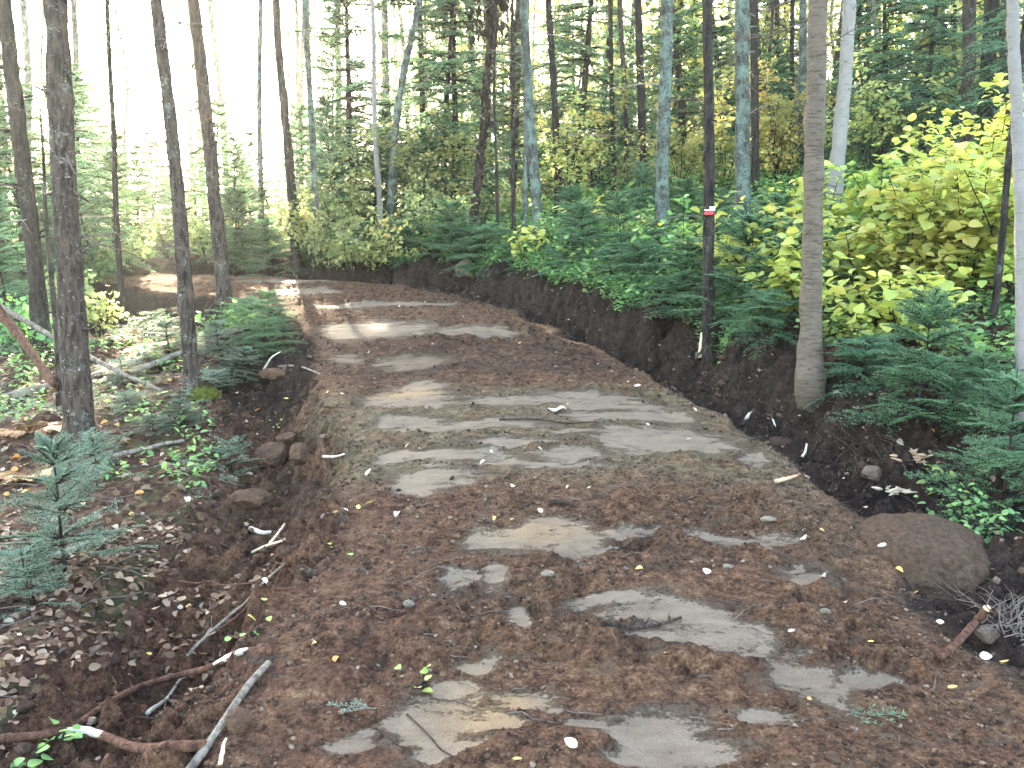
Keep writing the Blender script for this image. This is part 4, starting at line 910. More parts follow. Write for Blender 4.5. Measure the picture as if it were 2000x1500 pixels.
HB = [(1490, 520, 7.6, 0.95, 0.7, 280, 'rounded yellow green leafy shrub left of the tan birch', 0.40), (1535, 600, 7.1, 0.7, 0.55, 220, 'low yellow green shrub against the left side of the tan birch', 0.42),
      (1680, 540, 7.4, 0.85, 0.65, 260, 'broad yellow green shrub just right of the tan birch', 0.42), (1790, 560, 7.0, 1.05, 0.7, 300, 'large yellow shrub in the middle of the right hand thicket', 0.5),
      (1900, 560, 6.9, 1.3, 0.7, 320, 'tall yellow shrub left of the bent sapling pole', 0.5), (1990, 560, 6.6, 1.45, 0.65, 280, 'tallest yellow shrub against the right edge', 0.48),
      (1840, 450, 8.6, 1.3, 0.8, 300, 'pale yellow shrub higher on the slope behind the large one', 0.58), (1720, 430, 9.2, 0.9, 0.7, 220, 'yellow shrub on the slope behind the white birch', 0.45),
      (1950, 400, 9.0, 1.4, 0.8, 280, 'orange tinged yellow shrub under the darkest upper right trunk', 0.66), (1740, 640, 6.3, 0.6, 0.65, 200, 'low yellow shrub spilling over the dark firs', 0.5),
      (1600, 455, 9.5, 0.75, 0.6, 150, 'yellow shrub around the foot of the white birch', 0.5)]
for px, py, d, H, W, n, lab, t in HB:
    shrub('hobblebush', lab, 'shrub', px, py, d, H, W, 9, int(n * 2.2), 0.1, M_YELLOW, (t - 0.07, 0.2), low=0.1)
shrub('hobblebush', 'small bright yellow shrub on the bank before the blue green trunk', 'shrub', 1025, 510, 11.2, 0.55, 0.28, 6, 70, 0.12, M_YELLOW, (0.62, 0.15))
shrub('hobblebush', 'bright green shrub right of the small yellow one on the bank', 'shrub', 1120, 530, 10.4, 0.5, 0.35, 6, 120, 0.07, M_HERB, (0.8, 0.2))
shrub('hobblebush', 'small yellow shrub before the three slender trunks', 'shrub', 1185, 420, 12.5, 0.75, 0.3, 5, 70, 0.12, M_YELLOW, (0.6, 0.15))
shrub('hobblebush', 'green leaved shrub between the lichen spotted trunk and the blazed tree', 'shrub', 1330, 470, 9.5, 0.75, 0.5, 7, 170, 0.085, M_HERB, (0.75, 0.25))
shrub('hobblebush', 'yellow green sprig right of the blazed trunk', 'shrub', 1430, 470, 8.2, 0.5, 0.3, 5, 60, 0.11, M_YELLOW, (0.35, 0.2))
for k, (px, py, d, H, W, n, t, lab) in enumerate([
    (610, 500, 13.2, 1.15, 0.65, 900, 0.55, 'pale olive shrub at the head of the bend, nearest the speckled trunks'), (690, 510, 12.8, 1.15, 0.7, 1000, 0.55, 'pale olive shrub left of the white birch over the cut bank'),
    (760, 500, 12.7, 1.1, 0.6, 700, 0.75, 'yellowish shrub around the foot of the thin white birch'), (650, 440, 14.4, 1.3, 0.7, 800, 0.5, 'light green shrub behind the pale olive ones'),
    (830, 470, 12.9, 0.95, 0.7, 800, 0.45, 'light green shrub left of the bare forked shrub'), (580, 460, 14.6, 1.0, 0.6, 600, 0.4, 'light green shrub at the foot of the dark speckled trunk'),
    (880, 420, 14.5, 1.2, 0.8, 700, 0.6, 'yellowish shrub under the shaggy dead tree'), (960, 410, 15.0, 1.0, 0.8, 600, 0.6, 'yellowish shrub right of the shaggy dead tree'),
    (1380, 390, 14.5, 1.0, 0.9, 700, 0.55, 'light green shrub on the hillside behind the blazed trunk'), (1240, 380, 15.5, 0.9, 0.9, 650, 0.45, 'light green shrub at the feet of the slender trio'),
    (1530, 360, 14.0, 1.0, 0.8, 600, 0.8, 'orange tinged shrub left of the tan birch on the slope'), (190, 590, 8.8, 0.5, 0.35, 260, 0.55, 'yellow green bush at the foot of the thin dark pole'),
    (120, 560, 10.5, 0.9, 0.5, 500, 0.4, 'light green bush behind the thickest left trunk'), (45, 590, 8.5, 0.7, 0.4, 380, 0.3, 'green bush right of the left edge trunk'),
    (235, 520, 12.8, 0.8, 0.6, 600, 0.4, 'light green bush at the head of the far trail'), (330, 500, 17.0, 1.0, 0.9, 800, 0.55, 'bright bush in the glaring gap past the far trail'), (150, 540, 12.0, 0.8, 0.6, 600, 0.3, 'green bush left of the far trail end'), (400, 480, 15.0, 0.9, 0.8, 700, 0.4, 'light green bush behind the slim grey spruce at the bend'),
    (480, 600, 9.6, 0.35, 0.3, 190, 0.2, 'low leafy green bush below the slim grey spruce'), (430, 640, 8.8, 0.35, 0.35, 220, 0.25, 'low leafy green bush left of the trail edge firs')]):
    shrub('leafy_shrub', lab, 'shrub', px, py, d, H, W, 9, n, 0.06, M_HERB if lab.startswith(('low leafy', 'green')) else M_OLIVE, (t, 0.25), layered=False)
shrub('bare_shrub', 'bare dark forked shrub with no leaves on the bank above the bend', 'shrub', 930, 470, 12.3, 1.1, 0.75, 9, 0, 0.1, M_OLIVE, low=0.1)
shrub('leafy_shrub', 'green leafy sprig with oval leaves below the full dark fir', 'shrub', 1830, 900, 4.7, 0.2, 0.14, 4, 26, 0.055, M_HERB, (0.75, 0.15))
shrub('leafy_shrub', 'low bright green plants under the edge birch beside the earth boulder', 'shrub', 1920, 1030, 3.9, 0.22, 0.2, 7, 150, 0.036, M_HERB, (0.35, 0.25))
shrub('leafy_shrub', 'bright green plant behind the earth boulder', 'shrub', 1880, 1010, 4.2, 0.2, 0.16, 5, 80, 0.036, M_HERB, (0.4, 0.2))
shrub('leafy_shrub', 'leafy plant with narrow leaves in the lower left corner', 'shrub', 95, 1490, None, 0.12, 0.12, 4, 26, 0.045, M_HERB, (0.5, 0.15))
for px, py, d, H, W, n, t, lab in [(1180, 520, 9.6, 0.5, 0.4, 330, 0.5, 'green leafy bush below the slender trio at the bank lip'), (1080, 480, 11.8, 0.6, 0.5, 420, 0.6, 'green leafy bush right of the blue green trunk foot'), (1240, 470, 11.5, 0.6, 0.6, 480, 0.65, 'light leafy bush left of the lichen spotted trunk'),
    (1350, 560, 8.4, 0.5, 0.4, 330, 0.5, 'leafy bush just left of the blazed trunk'), (1420, 560, 8.0, 0.5, 0.4, 300, 0.6, 'leafy bush just right of the blazed trunk'), (1000, 470, 12.4, 0.55, 0.5, 420, 0.7, 'yellowish leafy bush left of the blue green trunk foot'), (850, 470, 12.8, 0.6, 0.5, 420, 0.5, 'green leafy bush beside the grey stone'), (1640, 680, 6.4, 0.35, 0.3, 200, 0.6, 'leafy bush right of the tan birch foot'), (1930, 720, 5.6, 0.45, 0.4, 260, 0.55, 'leafy bush left of the edge birch')]:
    shrub('leafy_shrub', lab, 'shrub', px, py, d, H, W, 8, n, 0.055, M_HERB, (t, 0.25), layered=True, low=0.15)
for px, d, H, n, t, lab in [(820, 15, 2.6, 700, 0.6, 'pale yellow green young tree right of the bent grey green trunk'), (910, 15.5, 2.4, 700, 0.65, 'pale yellow green young tree left of the shaggy dead tree'), (1110, 14.5, 2.3, 650, 0.7, 'yellow young tree by the pale drooping dead branches'), (1165, 16, 2.6, 700, 0.75, 'yellow young tree left of the slender trio'),
    (1320, 14, 2.2, 650, 0.65, 'pale yellow green young tree left of the blazed trunk'), (1410, 14.5, 2.6, 700, 0.75, 'yellow young tree right of the blazed trunk'), (1515, 14, 2.4, 700, 0.8, 'orange yellow young tree left of the tan birch'), (1700, 12.5, 2.0, 700, 0.7, 'yellow young tree right of the white birch'), (1850, 13, 2.8, 800, 0.75, 'yellow young tree left of the two thick upper right trunks'), (680, 15, 2.2, 700, 0.6, 'pale yellow green young tree left of the thin white birch')]:
    shrub('maple_sapling', lab, 'sapling', px, 400, d, H, 0.85, 7, int(n * 1.3), 0.075, M_OLIVE, (t, 0.2), layered=True, low=0.3)
# yellow crowned trees behind: thin birches and maples lit from behind
YT = [(1700, 17.5, 'yellow green tree close behind the drooping firs'), (1830, 17, 'bright yellow tree behind the grey upper right trunk'), (1955, 15, 'orange yellow tree right of the darkest upper right trunk'), (1560, 19, 'yellow tree between the thin dark trunk and the tan birch'), (1300, 20, 'yellow green tree behind the lichen spotted trunk'), (1030, 21, 'pale yellow tree behind the blue green trunk'),
      (1620, 22, 'yellow leaved tree glowing behind the tan birch'), (1520, 25, 'yellow leaved tree glowing left of the tan birch'), (1740, 24, 'yellow leaved tree glowing behind the drooping firs'), (1850, 23, 'yellow leaved tree glowing at the upper right'),
      (1970, 20, 'yellow leaved tree glowing behind the darkest trunk'), (1430, 27, 'yellow leaved tree glowing behind the thick blue green trunk'), (1230, 30, 'yellow leaved tree behind the slender trio'), (1130, 27, 'yellow leaved tree behind the drooping branches'),
      (880, 26, 'yellow leaved tree left of the shaggy dead tree'), (1350, 24, 'yellow leaved tree behind the blazed trunk'), (250, 24, 'pale yellow tree dissolving in the glare behind the thin pole'), (100, 22, 'pale yellow tree behind the thickest left trunk'), (640, 28, 'pale yellow tree in the glare right of the speckled trunks')]
for k, (px, d, lab) in enumerate(YT):
    rng = np.random.default_rng(800 + k); p = at_d(px, 350, d); z = gz(p[0], p[1]); H = rng.uniform(7.5, 10)
    o = root('yellow_birch' if k % 2 else 'maple_tree', (p[0], p[1], z - 0.1), lab, 'tree')
    me, P, s, r = trunk_mesh(rng, np.array([0, 0, 1.0]), 0.06, H, 'birch' if k % 3 == 0 else 'dark', False, 0.2, 0.01, 4); link('trunk', me, o)
    lb, sb = MB(), MB(); n = 2200; cen = []
    for j in range(34):
        i = int(rng.uniform(0.22, 0.99) * (len(P) - 1)); a = rng.uniform(0, 6.3); l = rng.uniform(0.5, 1.9) * (1.1 - 0.6 * i / len(P))
        e = P[i] + np.array([math.cos(a) * l, math.sin(a) * l, rng.uniform(0.0, 0.5) * l]); add_tube(sb, wobble_line(rng, P[i], e, 6, 0.05), np.linspace(0.014, 0.003, 6), 3, False)
        cen += [P[i] + (e - P[i]) * f for f in (0.5, 0.75, 1.0)]
    cen = np.array(cen); Q = cen[rng.integers(len(cen), size=n)] + rng.normal(0, 0.2, (n, 3))
    scatter(lb, DIAMOND, Q, rot_basis(rng, n, 0.6), rng.uniform(0.08, 0.17, n), np.stack([np.clip(rng.normal(0.5, 0.18, n), 0, 1), rng.uniform(0.5, 1, n), np.zeros(n)], 1))
    c = link('crown', lb.mesh('crown', M_YELLOW), o); tag(link('twigs', sb.mesh('twigs', BARK['dark']), c), kind='stuff')

# far wood that closes the view: loose leaf and needle clumps in depth, sky between them
rng = np.random.default_rng(33)
def far_mass(name, label, mat, tmpl, n, xr, yr, zr, size, tint, holes):
    mb = MB(); x = rng.uniform(*xr, n); y = rng.uniform(*yr, n); f = rng.uniform(0, 1, n) ** 1.15
    gzv, _ = terrain(x, y); z = gzv + zr[0] + f * (zr[1] - zr[0]) * (0.75 if name == 'far_needle_foliage' else 1.0)
    az = np.degrees(np.arctan2(x, y)); el = np.degrees(np.arctan2(z - CAM_H, y))
    keep = fbm(x * 0.33, y * 0.33, z * 0.4, 61, 3) > holes - 0.25
    keep &= ~((az > -24) & (az < -9) & (el > 4 + 3 * rng.uniform(size=n)))
    keep &= ~((az > -34) & (az < -9) & (el > 8 + 5 * rng.uniform(size=n)))
    P = np.stack([x, y, z], 1)[keep]; m = len(P)
    scatter(mb, tmpl, P, rot_basis(rng, m, 0.6), rng.uniform(*size, m), np.stack([np.clip(rng.normal(tint, 0.2, m), 0, 1), rng.uniform(0.4, 1, m), np.zeros(m)], 1))
    tag(link(name, mb.mesh(name, mat)), label, 'woods', None, 'stuff')
far_mass('far_foliage', 'glowing yellow leaves of the wood far behind', M_YELLOW, DIAMOND, 60000, (-40, 42), (28, 60), (0, 15), (0.2, 0.5), 0.40, -0.05)
far_mass('far_needle_foliage', 'dark green boughs of the wood far behind', M_CROWN, DIAMOND, 26000, (-40, 42), (26, 60), (0, 10), (0.12, 0.36), 0.7, 0.10)

far_mass('midwood_foliage', 'pale green leaves of the young wood on the hillside', M_OLIVE, DIAMOND, 90000, (-14, 36), (19, 46), (0, 15), (0.14, 0.34), 0.5, -0.05)

# ---------------------------------------------------------------- ground cover, litter, clods, roots (uncountable)
def floor_points(rng, n, xr, yr, cond):
    x = rng.uniform(*xr, n); y = rng.uniform(*yr, n); z, I = terrain(x, y); m = cond(x, y, I)
    return np.stack([x, y, z], 1)[m], {k: v[m] for k, v in I.items()}
rng = np.random.default_rng(41)
def herb(mb, P, n_leaf, size, hgt, tint, tmpl=LEAF_NARROW):
    k = len(P)
    for q in range(n_leaf):
        M = rot_basis(rng, k, 0.35); off = M[:, :, 0] * rng.uniform(0.0, 0.3, k)[:, None] * np.asarray(size).reshape(-1, 1)
        Q = P + off + np.array([0, 0, 1.0]) * (hgt * rng.uniform(0.2, 1, k))[:, None]
        t = np.clip(tint + rng.normal(0, 0.2, k), 0, 1)
        scatter(mb, tmpl, Q, M, size * rng.uniform(0.6, 1.1, k), np.stack([t, rng.uniform(0.4, 1, k), 0 * t], 1))
mb = MB()
P, I = floor_points(rng, 9000, (0.5, 6.5), (3.2, 13), lambda x, y, I: (I['forest'] > 0.9) & (I['u_r'] > np.where(y < 6.8, 1.55, 0.8)) & (vnoise(x * 1.5, y * 1.5, seed=8) > -0.35)); herb(mb, P, 6, 0.065, 0.22, 0.35)
P, I = floor_points(rng, 60000, (-4, 3.5), (4, 14), lambda x, y, I: (I['u_r'] > 0.6) & (I['u_r'] < 1.2) & (y > 7.0)); herb(mb, P[:2600], 5, 0.06, 0.2, 0.4)
P, I = floor_points(rng, 3000, (-4, 6), (9, 17), lambda x, y, I: (I['forest'] > 0.6) & (I['u_r'] > 0)); herb(mb, P, 6, 0.09, 0.35, 0.45)
P, I = floor_points(rng, 3000, (-12, 14), (14, 34), lambda x, y, I: (I['forest'] > 0.6)); herb(mb, P, 6, 0.17, 0.6, 0.5)
P, I = floor_points(rng, 2600, (-7, -1.2), (3.2, 11), lambda x, y, I: (I['forest'] > 0.7) & (I['u_l'] > 0) & (vnoise(x * 1.6, y * 1.6, seed=9) > 0.05) & (y > 5 - 0.0 * x)); herb(mb, P, 6, 0.055, 0.14, 0.5)
tag(link('undergrowth', mb.mesh('undergrowth', M_HERB)), 'low green herbs covering the forest floor', 'undergrowth', None, 'stuff')
# mossy needle carpet of tiny fir sprays
mb = MB()
P, I = floor_points(rng, 7000, (-6.5, 6.5), (3.0, 14), lambda x, y, I: (I['forest'] > 0.7) & (vnoise(x * 1.2, y * 1.2, seed=13) > np.where(I['u_l'] > 0, np.where(y < 4.4, 0.40, -0.4), -0.3)))
Q0, _, tp = fir_branch(np.random.default_rng(3), 0.24, 0.018, 0.0022, 0.007, 0.05, 0.2, 1)
for V, F in [(Q0.reshape(-1, 3), np.arange(len(Q0) * 4).reshape(-1, 4))]:
    n = len(P); M = rot_basis(rng, n, 0.35); M0 = M
    scatter(mb, (V, F), P + np.array([0, 0, 0.06]) * rng.uniform(0.3, 2.2, (n, 1)), M, rng.uniform(0.5, 1.3, n), np.stack([np.clip(rng.normal(0.45, 0.2, n), 0, 1), rng.uniform(0.4, 1, n), np.zeros(n)], 1))
tag(link('fir_undergrowth', mb.mesh('fir_undergrowth', M_PALEFIR)), 'tiny fir sprays carpeting the forest floor', 'undergrowth', None, 'stuff')
# leaf litter
mb = MB()
def litter(n, xr, yr, cond, size, mean, sd, tmpls=(LEAF_CURL, LEAF_FLAT, LEAF_CURL)):
    P, I = floor_points(rng, n, xr, yr, cond)
    for q, tm in enumerate(tmpls):
        Q = P[q::len(tmpls)]; k = len(Q)
        if not k: continue
        scatter(mb, tm, Q + np.array([0, 0, 0.006]), rot_basis(rng, k, 0.32), size * rng.uniform(0.5, 1.25, k), np.stack([np.clip(rng.normal(mean, sd, k), 0, 1), rng.uniform(0.5, 1, k), np.zeros(k)], 1))
litter(5200, (-3.4, -0.9), (2.0, 4.6), lambda x, y, I: (I['u_l'] > 0.35) & (vnoise(x * 2, y * 2, seed=14) > -0.5), 0.042, 0.36, 0.20)
litter(1800, (-5, -1.2), (4.4, 9), lambda x, y, I: (I['u_l'] > 0.6), 0.05, 0.55, 0.28)
litter(1600, (1.5, 5), (3.0, 8), lambda x, y, I: (I['u_r'] > 0.75), 0.05, 0.6, 0.25)
litter(800, (-6, 6), (8, 16), lambda x, y, I: (I['forest'] > 0.6), 0.07, 0.6, 0.25)
tag(link('leaf_litter', mb.mesh('leaf_litter', M_FALLEN)), 'dull fallen leaves strewn over the forest floor', 'leaf litter', None, 'stuff')
# clods and crumbs of soil
mb = MB(); V, F = ICO[1]; V2, F2 = ICO[2]
def clods(n, xr, yr, cond, smin, smax, tmpl):
    P, I = floor_points(rng, n, xr, yr, cond); k = len(P)
    Vt, Ft = tmpl
    for q in range(5):
        s = P[q::5]
        if not len(s): continue
        Vn = Vt * (1 + 0.6 * fbm(Vt[:, 0] * 1.7 + 9 * q, Vt[:, 1] * 1.7, Vt[:, 2] * 1.7, q, 2))[:, None] * np.array([1, 0.85, 0.6])
        sz = smin * (smax / smin) ** (rng.uniform(0, 1, len(s)) ** 2.2)
        scatter(mb, (Vn, Ft), s + np.array([0, 0, 0.25]) * sz[:, None], rot_basis(rng, len(s), 0.4), sz, np.stack([rng.uniform(0, 1, len(s)) * (0.45 if smax > 0.05 else 1.0), 0 * sz, 0 * sz], 1))
clods(26000, (-1.4, 2.4), (1.8, 5.2), lambda x, y, I: (I['sand'] < 0.35) & (vnoise(x * 3, y * 3, seed=15) > -0.3) & (np.maximum(I['u_l'], I['u_r']) < 0.8), 0.0025, 0.012, (V, F))
clods(12000, (-3.5, 2.6), (5, 12), lambda x, y, I: (I['sand'] < 0.35) & (np.maximum(I['u_l'], I['u_r']) < 1.0), 0.004, 0.018, (V, F))
clods(5000, (-3.0, 3), (1.8, 11), lambda x, y, I: (np.maximum(I['bank_l'], I['bank_r']) > 0.3), 0.006, 0.03, (V2, F2))
clods(240, (-3.5, 3), (3.8, 12.5), lambda x, y, I: (I['bank_r'] > 0.3) & (I['u_r'] < 0.9), 0.03, 0.10, (V2, F2))
clods(160, (-1.2, 2.0), (1.8, 4.5), lambda x, y, I: (I['inside'] > 0.5) & (vnoise(x * 2, y * 2, seed=16) > 0.1), 0.008, 0.03, (V2, F2))
tag(link('dirt_clods', mb.mesh('dirt_clods', M_DIRT, True)), 'crumbs and clods of brown soil on the trail and banks', 'soil', None, 'stuff')
# roots hanging from the cut bank, twigs in the litter
mb = MB()
P, I = floor_points(rng, 12000, (-4, 3), (4, 13), lambda x, y, I: (I['u_r'] > 0.42) & (I['u_r'] < 0.8) & (I['bank_r'] > 0.2)); P = P[:1500]
for p in P:
    l = rng.uniform(0.06, 0.30); a = rng.uniform(0, 6.3)
    add_tube(mb, wobble_line(rng, p + [0, 0, 0.02], p + np.array([math.cos(a) * l * 0.6 - 0.1 * l, math.sin(a) * l * 0.6 - 0.5 * l, -rng.uniform(0.0, 0.6) * l]), 6, 0.12), np.linspace(0.0035, 0.0012, 6), 3, False)
P, I = floor_points(rng, 3000, (-3.2, 2.6), (1.9, 9), lambda x, y, I: np.maximum(I['bank_l'], I['bank_r']) > 0.4); P = P[:500]
for p in P:
    l = rng.uniform(0.04, 0.22); a = rng.uniform(0, 6.3)
    add_tube(mb, wobble_line(rng, p, p + np.array([math.cos(a) * l, math.sin(a) * l, rng.uniform(-.02, 0.25) * l]), 6, 0.12), np.linspace(0.003, 0.001, 6), 3, False)
tag(link('root_fibres', mb.mesh('root_fibres', M_ROOT)), 'torn rootlets sticking out of the cut earth banks', 'rootlets', None, 'stuff')
mb = MB()
P, I = floor_points(rng, 2500, (-4.5, 4), (1.9, 9), lambda x, y, I: (I['forest'] > 0.4)); P = P[:650]
for p in P:
    l = rng.uniform(0.08, 0.45); a = rng.uniform(0, 6.3); q = p + np.array([math.cos(a) * l, math.sin(a) * l, 0])
    q[2] = gz(q[0], q[1]) + 0.012
    add_tube(mb, wobble_line(rng, p + [0, 0, 0.012], q, 6, 0.06), np.linspace(0.0045, 0.0015, 6), 4, False)
P, I = floor_points(rng, 400, (-1.0, 2.2), (1.9, 7), lambda x, y, I: (I['inside'] > 0.6)); P = P[:120]
for p in P:
    l = rng.uniform(0.03, 0.18); a = rng.normal(0, 0.6); q = p + np.array([math.cos(a) * l, math.sin(a) * l, 0]); q[2] = gz(q[0], q[1]) + 0.004
    add_tube(mb, wobble_line(rng, p + [0, 0, 0.004], q, 5, 0.08), np.linspace(0.003, 0.001, 5), 4, False)
tag(link('twig_litter', mb.mesh('twig_litter', M_TWIG)), 'small dead twigs scattered over litter and soil', 'twigs', None, 'stuff')

# ---------------------------------------------------------------- rocks
def rock(name, label, px, py, size, mat, sink=0.35, seed=0, cat='rock', rotz=0.0, d=None, smooth=False):
    p = at(px, py) if d is None else at_d(px, py, d); z = gz(p[0], p[1])
    V, F = ICO[6 if size[0] > 0.2 else 5]; V = V.copy()
    rngk = np.random.default_rng(seed + 40)
    for _ in range(9):                                   # flatten facets, then weather them
        nrm = rngk.normal(0, 1, 3); nrm /= np.linalg.norm(nrm); h = rngk.uniform(0.62, 0.92) + (0.2 if smooth else 0); dd = V @ nrm; V -= np.maximum(dd - h, 0)[:, None] * nrm * 0.85
    V = V * (1 + (0.025 if smooth else 0.05) * fbm(V[:, 0] * 14, V[:, 1] * 14, V[:, 2] * 14, seed + 9, 3) + (0.05 if smooth else 0.14) * fbm(V[:, 0] * 1.4 + seed, V[:, 1] * 1.4, V[:, 2] * 1.4, seed, 3) + 0.03 * fbm(V[:, 0] * 6, V[:, 1] * 6, V[:, 2] * 6, seed + 7, 3))[:, None] * np.array(size)
    mb = MB(); mb.add(V, F); o = link(name, mb.mesh(name, mat, True), None, (p[0], p[1], z + size[2] * (1 - 2 * sink)), (0, 0, rotz))
    return tag(o, label, cat)
rock('boulder', 'large earth covered boulder bulging at the right edge of the trail', 1790, 1090, (0.40, 0.34, 0.24), M_SLAB, 0.60, 1, 'boulder', 0.9, None, True)
rock('boulder', 'largest rounded red brown boulder in the left ditch', 530, 905, (0.12, 0.13, 0.10), M_ROCKRED, 0.3, 2, 'boulder')
rock('boulder', 'red brown boulder leaning on the trail side of the largest ditch boulder', 588, 900, (0.09, 0.11, 0.09), M_ROCKRED, 0.35, 3, 'boulder', 0.7)
rock('rock', 'flat brown rock lying on top of the ditch boulders', 560, 862, (0.085, 0.07, 0.035), M_ROCKRED, 0.2, 4)
rock('boulder', 'half buried purplish boulder lower in the left ditch', 490, 985, (0.12, 0.10, 0.07), M_ROCKRED, 0.4, 5, 'boulder')
rock('rock', 'flat reddish rock at the top end of the left ditch', 535, 738, (0.13, 0.10, 0.05), M_ROCKRED, 0.3, 6)
rock('rock', 'brown rock in the ditch soil right of the long twig', 470, 1418, (0.05, 0.05, 0.04), M_ROCKRED, 0.35, 16)
rock('rock', 'dark round rock in the right ditch left of the splintered wood', 1700, 955, (0.065, 0.055, 0.05), M_ROCKBROWN, 0.3, 7)
rock('rock', 'small brown rock under the dead brush at the right edge', 1925, 1250, (0.045, 0.04, 0.03), M_ROCKBROWN, 0.3, 8)
rock('rock', 'pale grey stone among the firs under the bare forked shrub', 908, 470, (0.13, 0.11, 0.14), M_ROCKGREY, 0.15, 9, 'rock', 0.0, 12.0)
rock('stone', 'whitish stone half buried left of the broken sandy patches', 800, 1190, (0.024, 0.02, 0.016), M_ROCKGREY, 0.35, 10)
rock('stone', 'flat grey brown stone in the dirt above the right pale sand patch', 1610, 1213, (0.024, 0.014, 0.01), M_ROCKGREY, 0.3, 11)
rock('stone', 'flat stone right of the two pale leaves in mid trail', 1420, 1110, (0.026, 0.016, 0.01), M_ROCKGREY, 0.3, 12)
rock('stone', 'small white stone in the crumbled soil left of the stick', 1070, 1130, (0.03, 0.02, 0.012), M_ROCKGREY, 0.3, 13)
rock('stone', 'grey stone at the trail edge left of the black branch stub', 1500, 1025, (0.035, 0.022, 0.015), M_ROCKGREY, 0.3, 14)
rock('soil_lump', 'dark heap of soil on the far left lip of the trail', 265, 520, (0.22, 0.16, 0.11), M_DIRT, 0.3, 15, 'soil lump', 0, 13.4)

# ---------------------------------------------------------------- logs, poles, sticks
def stick(name, label, cat, pts, r, mat, sides=9, lift=None, fork=0, seed=0, d=None, rough=0.08, n=44, taper=0.55, tip=None, heights=None):
    rngk = np.random.default_rng(seed + 900); K = []
    for i, (px, py) in enumerate(pts):
        h = (heights[i] if heights else 0.0)
        p = at(px, py, h); p[2] += h + r * 1.1; K.append(p)
    K = np.array(K); c = np.linspace(0, len(K) - 1, n); P = np.stack([np.interp(c, range(len(K)), K[:, a]) for a in range(3)], 1)
    L = np.linalg.norm(K[-1] - K[0]); P[1:-1] += rngk.normal(0, 0.003 * L + 0.0008, (n - 2, 3)) * np.array([1, 1, 0.4])
    for _ in range(2): P[1:-1] = 0.5 * P[1:-1] + 0.25 * (P[:-2] + P[2:])
    if not heights:
        z, _ = terrain(P[:, 0], P[:, 1]); P[:, 2] = np.maximum(P[:, 2], z + r * 0.8)
        for _ in range(14): P[1:-1] = 0.5 * P[1:-1] + 0.25 * (P[:-2] + P[2:])
    b = K[0].copy(); mb = MB(); rr = r * np.linspace(1, taper, n)
    V, q, t3 = tube(P - b, rr, sides, True, rough, seed, 0.6 / r); mb.add(V, q); mb.F.append(t3)
    for f in range(fork):
        i = rngk.integers(4, n - 3); l = L * rngk.uniform(0.08, 0.22); dirv = P[i + 1] - P[i]; dirv /= np.linalg.norm(dirv); sd = np.array([-dirv[1], dirv[0], 0.25]) * rngk.choice((-1, 1))
        add_tube(mb, wobble_line(rngk, P[i] - b, P[i] - b + (dirv * 0.7 + sd * 0.7) * l, 7, 0.05), np.linspace(rr[i] * 0.55, rr[i] * 0.2, 7), 5)
    me = mb.mesh(name, mat, True)
    if not tip: return tag(link(name, me, None, b), label, cat)
    o = root(name, b, label, cat); link('bark', me, o)                    # peeled or split part in its own wood
    for nm, m2, f0, f1, k in tip:
        i0, i1 = int(f0 * (n - 1)), max(int(f1 * (n - 1)), int(f0 * (n - 1)) + 3); t2 = MB(); Q = P[i0:i1 + 1] - b
        Q = Q + np.array([0, -0.25, 0.35]) * (rr[i0:i1 + 1] * k)[:, None] * 0.5
        prof = np.sin(np.linspace(0.25, np.pi - 0.25, len(Q))) ** 0.6
        V, q, t3 = tube(Q, rr[i0:i1 + 1] * k * prof, sides, True, 0.18, seed + 5, 0.9 / r); t2.add(V, q); t2.F.append(t3); link(nm, t2.mesh(nm, m2, True), o)
    return o
stick('fallen_pole', 'long bleached pole slanting down past the thickest left trunk', 'pole', [(-20, 596), (60, 640), (170, 705), (250, 745), (318, 772)], 0.026, BARK['log'], heights=[0.62, 0.5, 0.28, 0.12, 0.02], seed=1)
stick('leaning_pole', 'leaning dark stem propped against the thin grey pole', 'trunk', [(-30, 590), (30, 660), (110, 770)], 0.05, BARK['redlog'], heights=[0.75, 0.5, 0.15], seed=2)
stick('fallen_log', 'pale peeled log lying behind the mossy footed spruce', 'log', [(170, 750), (250, 715), (330, 683), (380, 665)], 0.035, BARK['log'], seed=3, tip=[('peeled_wood', M_WOOD, 0.5, 0.98, 1.05)])
stick('fallen_log', 'grey mossy log nearest behind the mossy footed spruce', 'log', [(215, 752), (300, 722), (380, 692), (470, 652)], 0.036, BARK['log'], seed=4)
stick('fallen_log', 'thin grey log farther up behind the mossy footed spruce', 'log', [(280, 645), (330, 637), (400, 628)], 0.025, BARK['log'], seed=5)
stick('fallen_log', 'half buried dark log across the floor left of the thickest trunk', 'log', [(-10, 800), (60, 775), (120, 762)], 0.045, BARK['log'], seed=6)
stick('fallen_log', 'short grey log by the foot of the thickest trunk', 'log', [(195, 905), (270, 888), (360, 872)], 0.022, BARK['log'], seed=7)
stick('fallen_log', 'white log end poking out below the foreground seedling', 'log', [(30, 1135), (75, 1110), (130, 1090), (230, 1050)], 0.019, BARK['birch'], seed=8)
stick('fallen_branch', 'smooth grey pole lying nearest the trail at the bottom left', 'branch', [(370, 1530), (405, 1470), (450, 1400), (490, 1350), (525, 1308)], 0.014, BARK['log'], seed=9, taper=0.8)
stick('fallen_branch', 'red brown branch with torn white wood toward its trail end', 'branch', [(150, 1440), (250, 1380), (340, 1335), (430, 1310), (530, 1286)], 0.013, BARK['redlog'], seed=10, fork=2, taper=1.1, tip=[('torn_wood', M_WHITE, 0.68, 0.97, 1.0)])
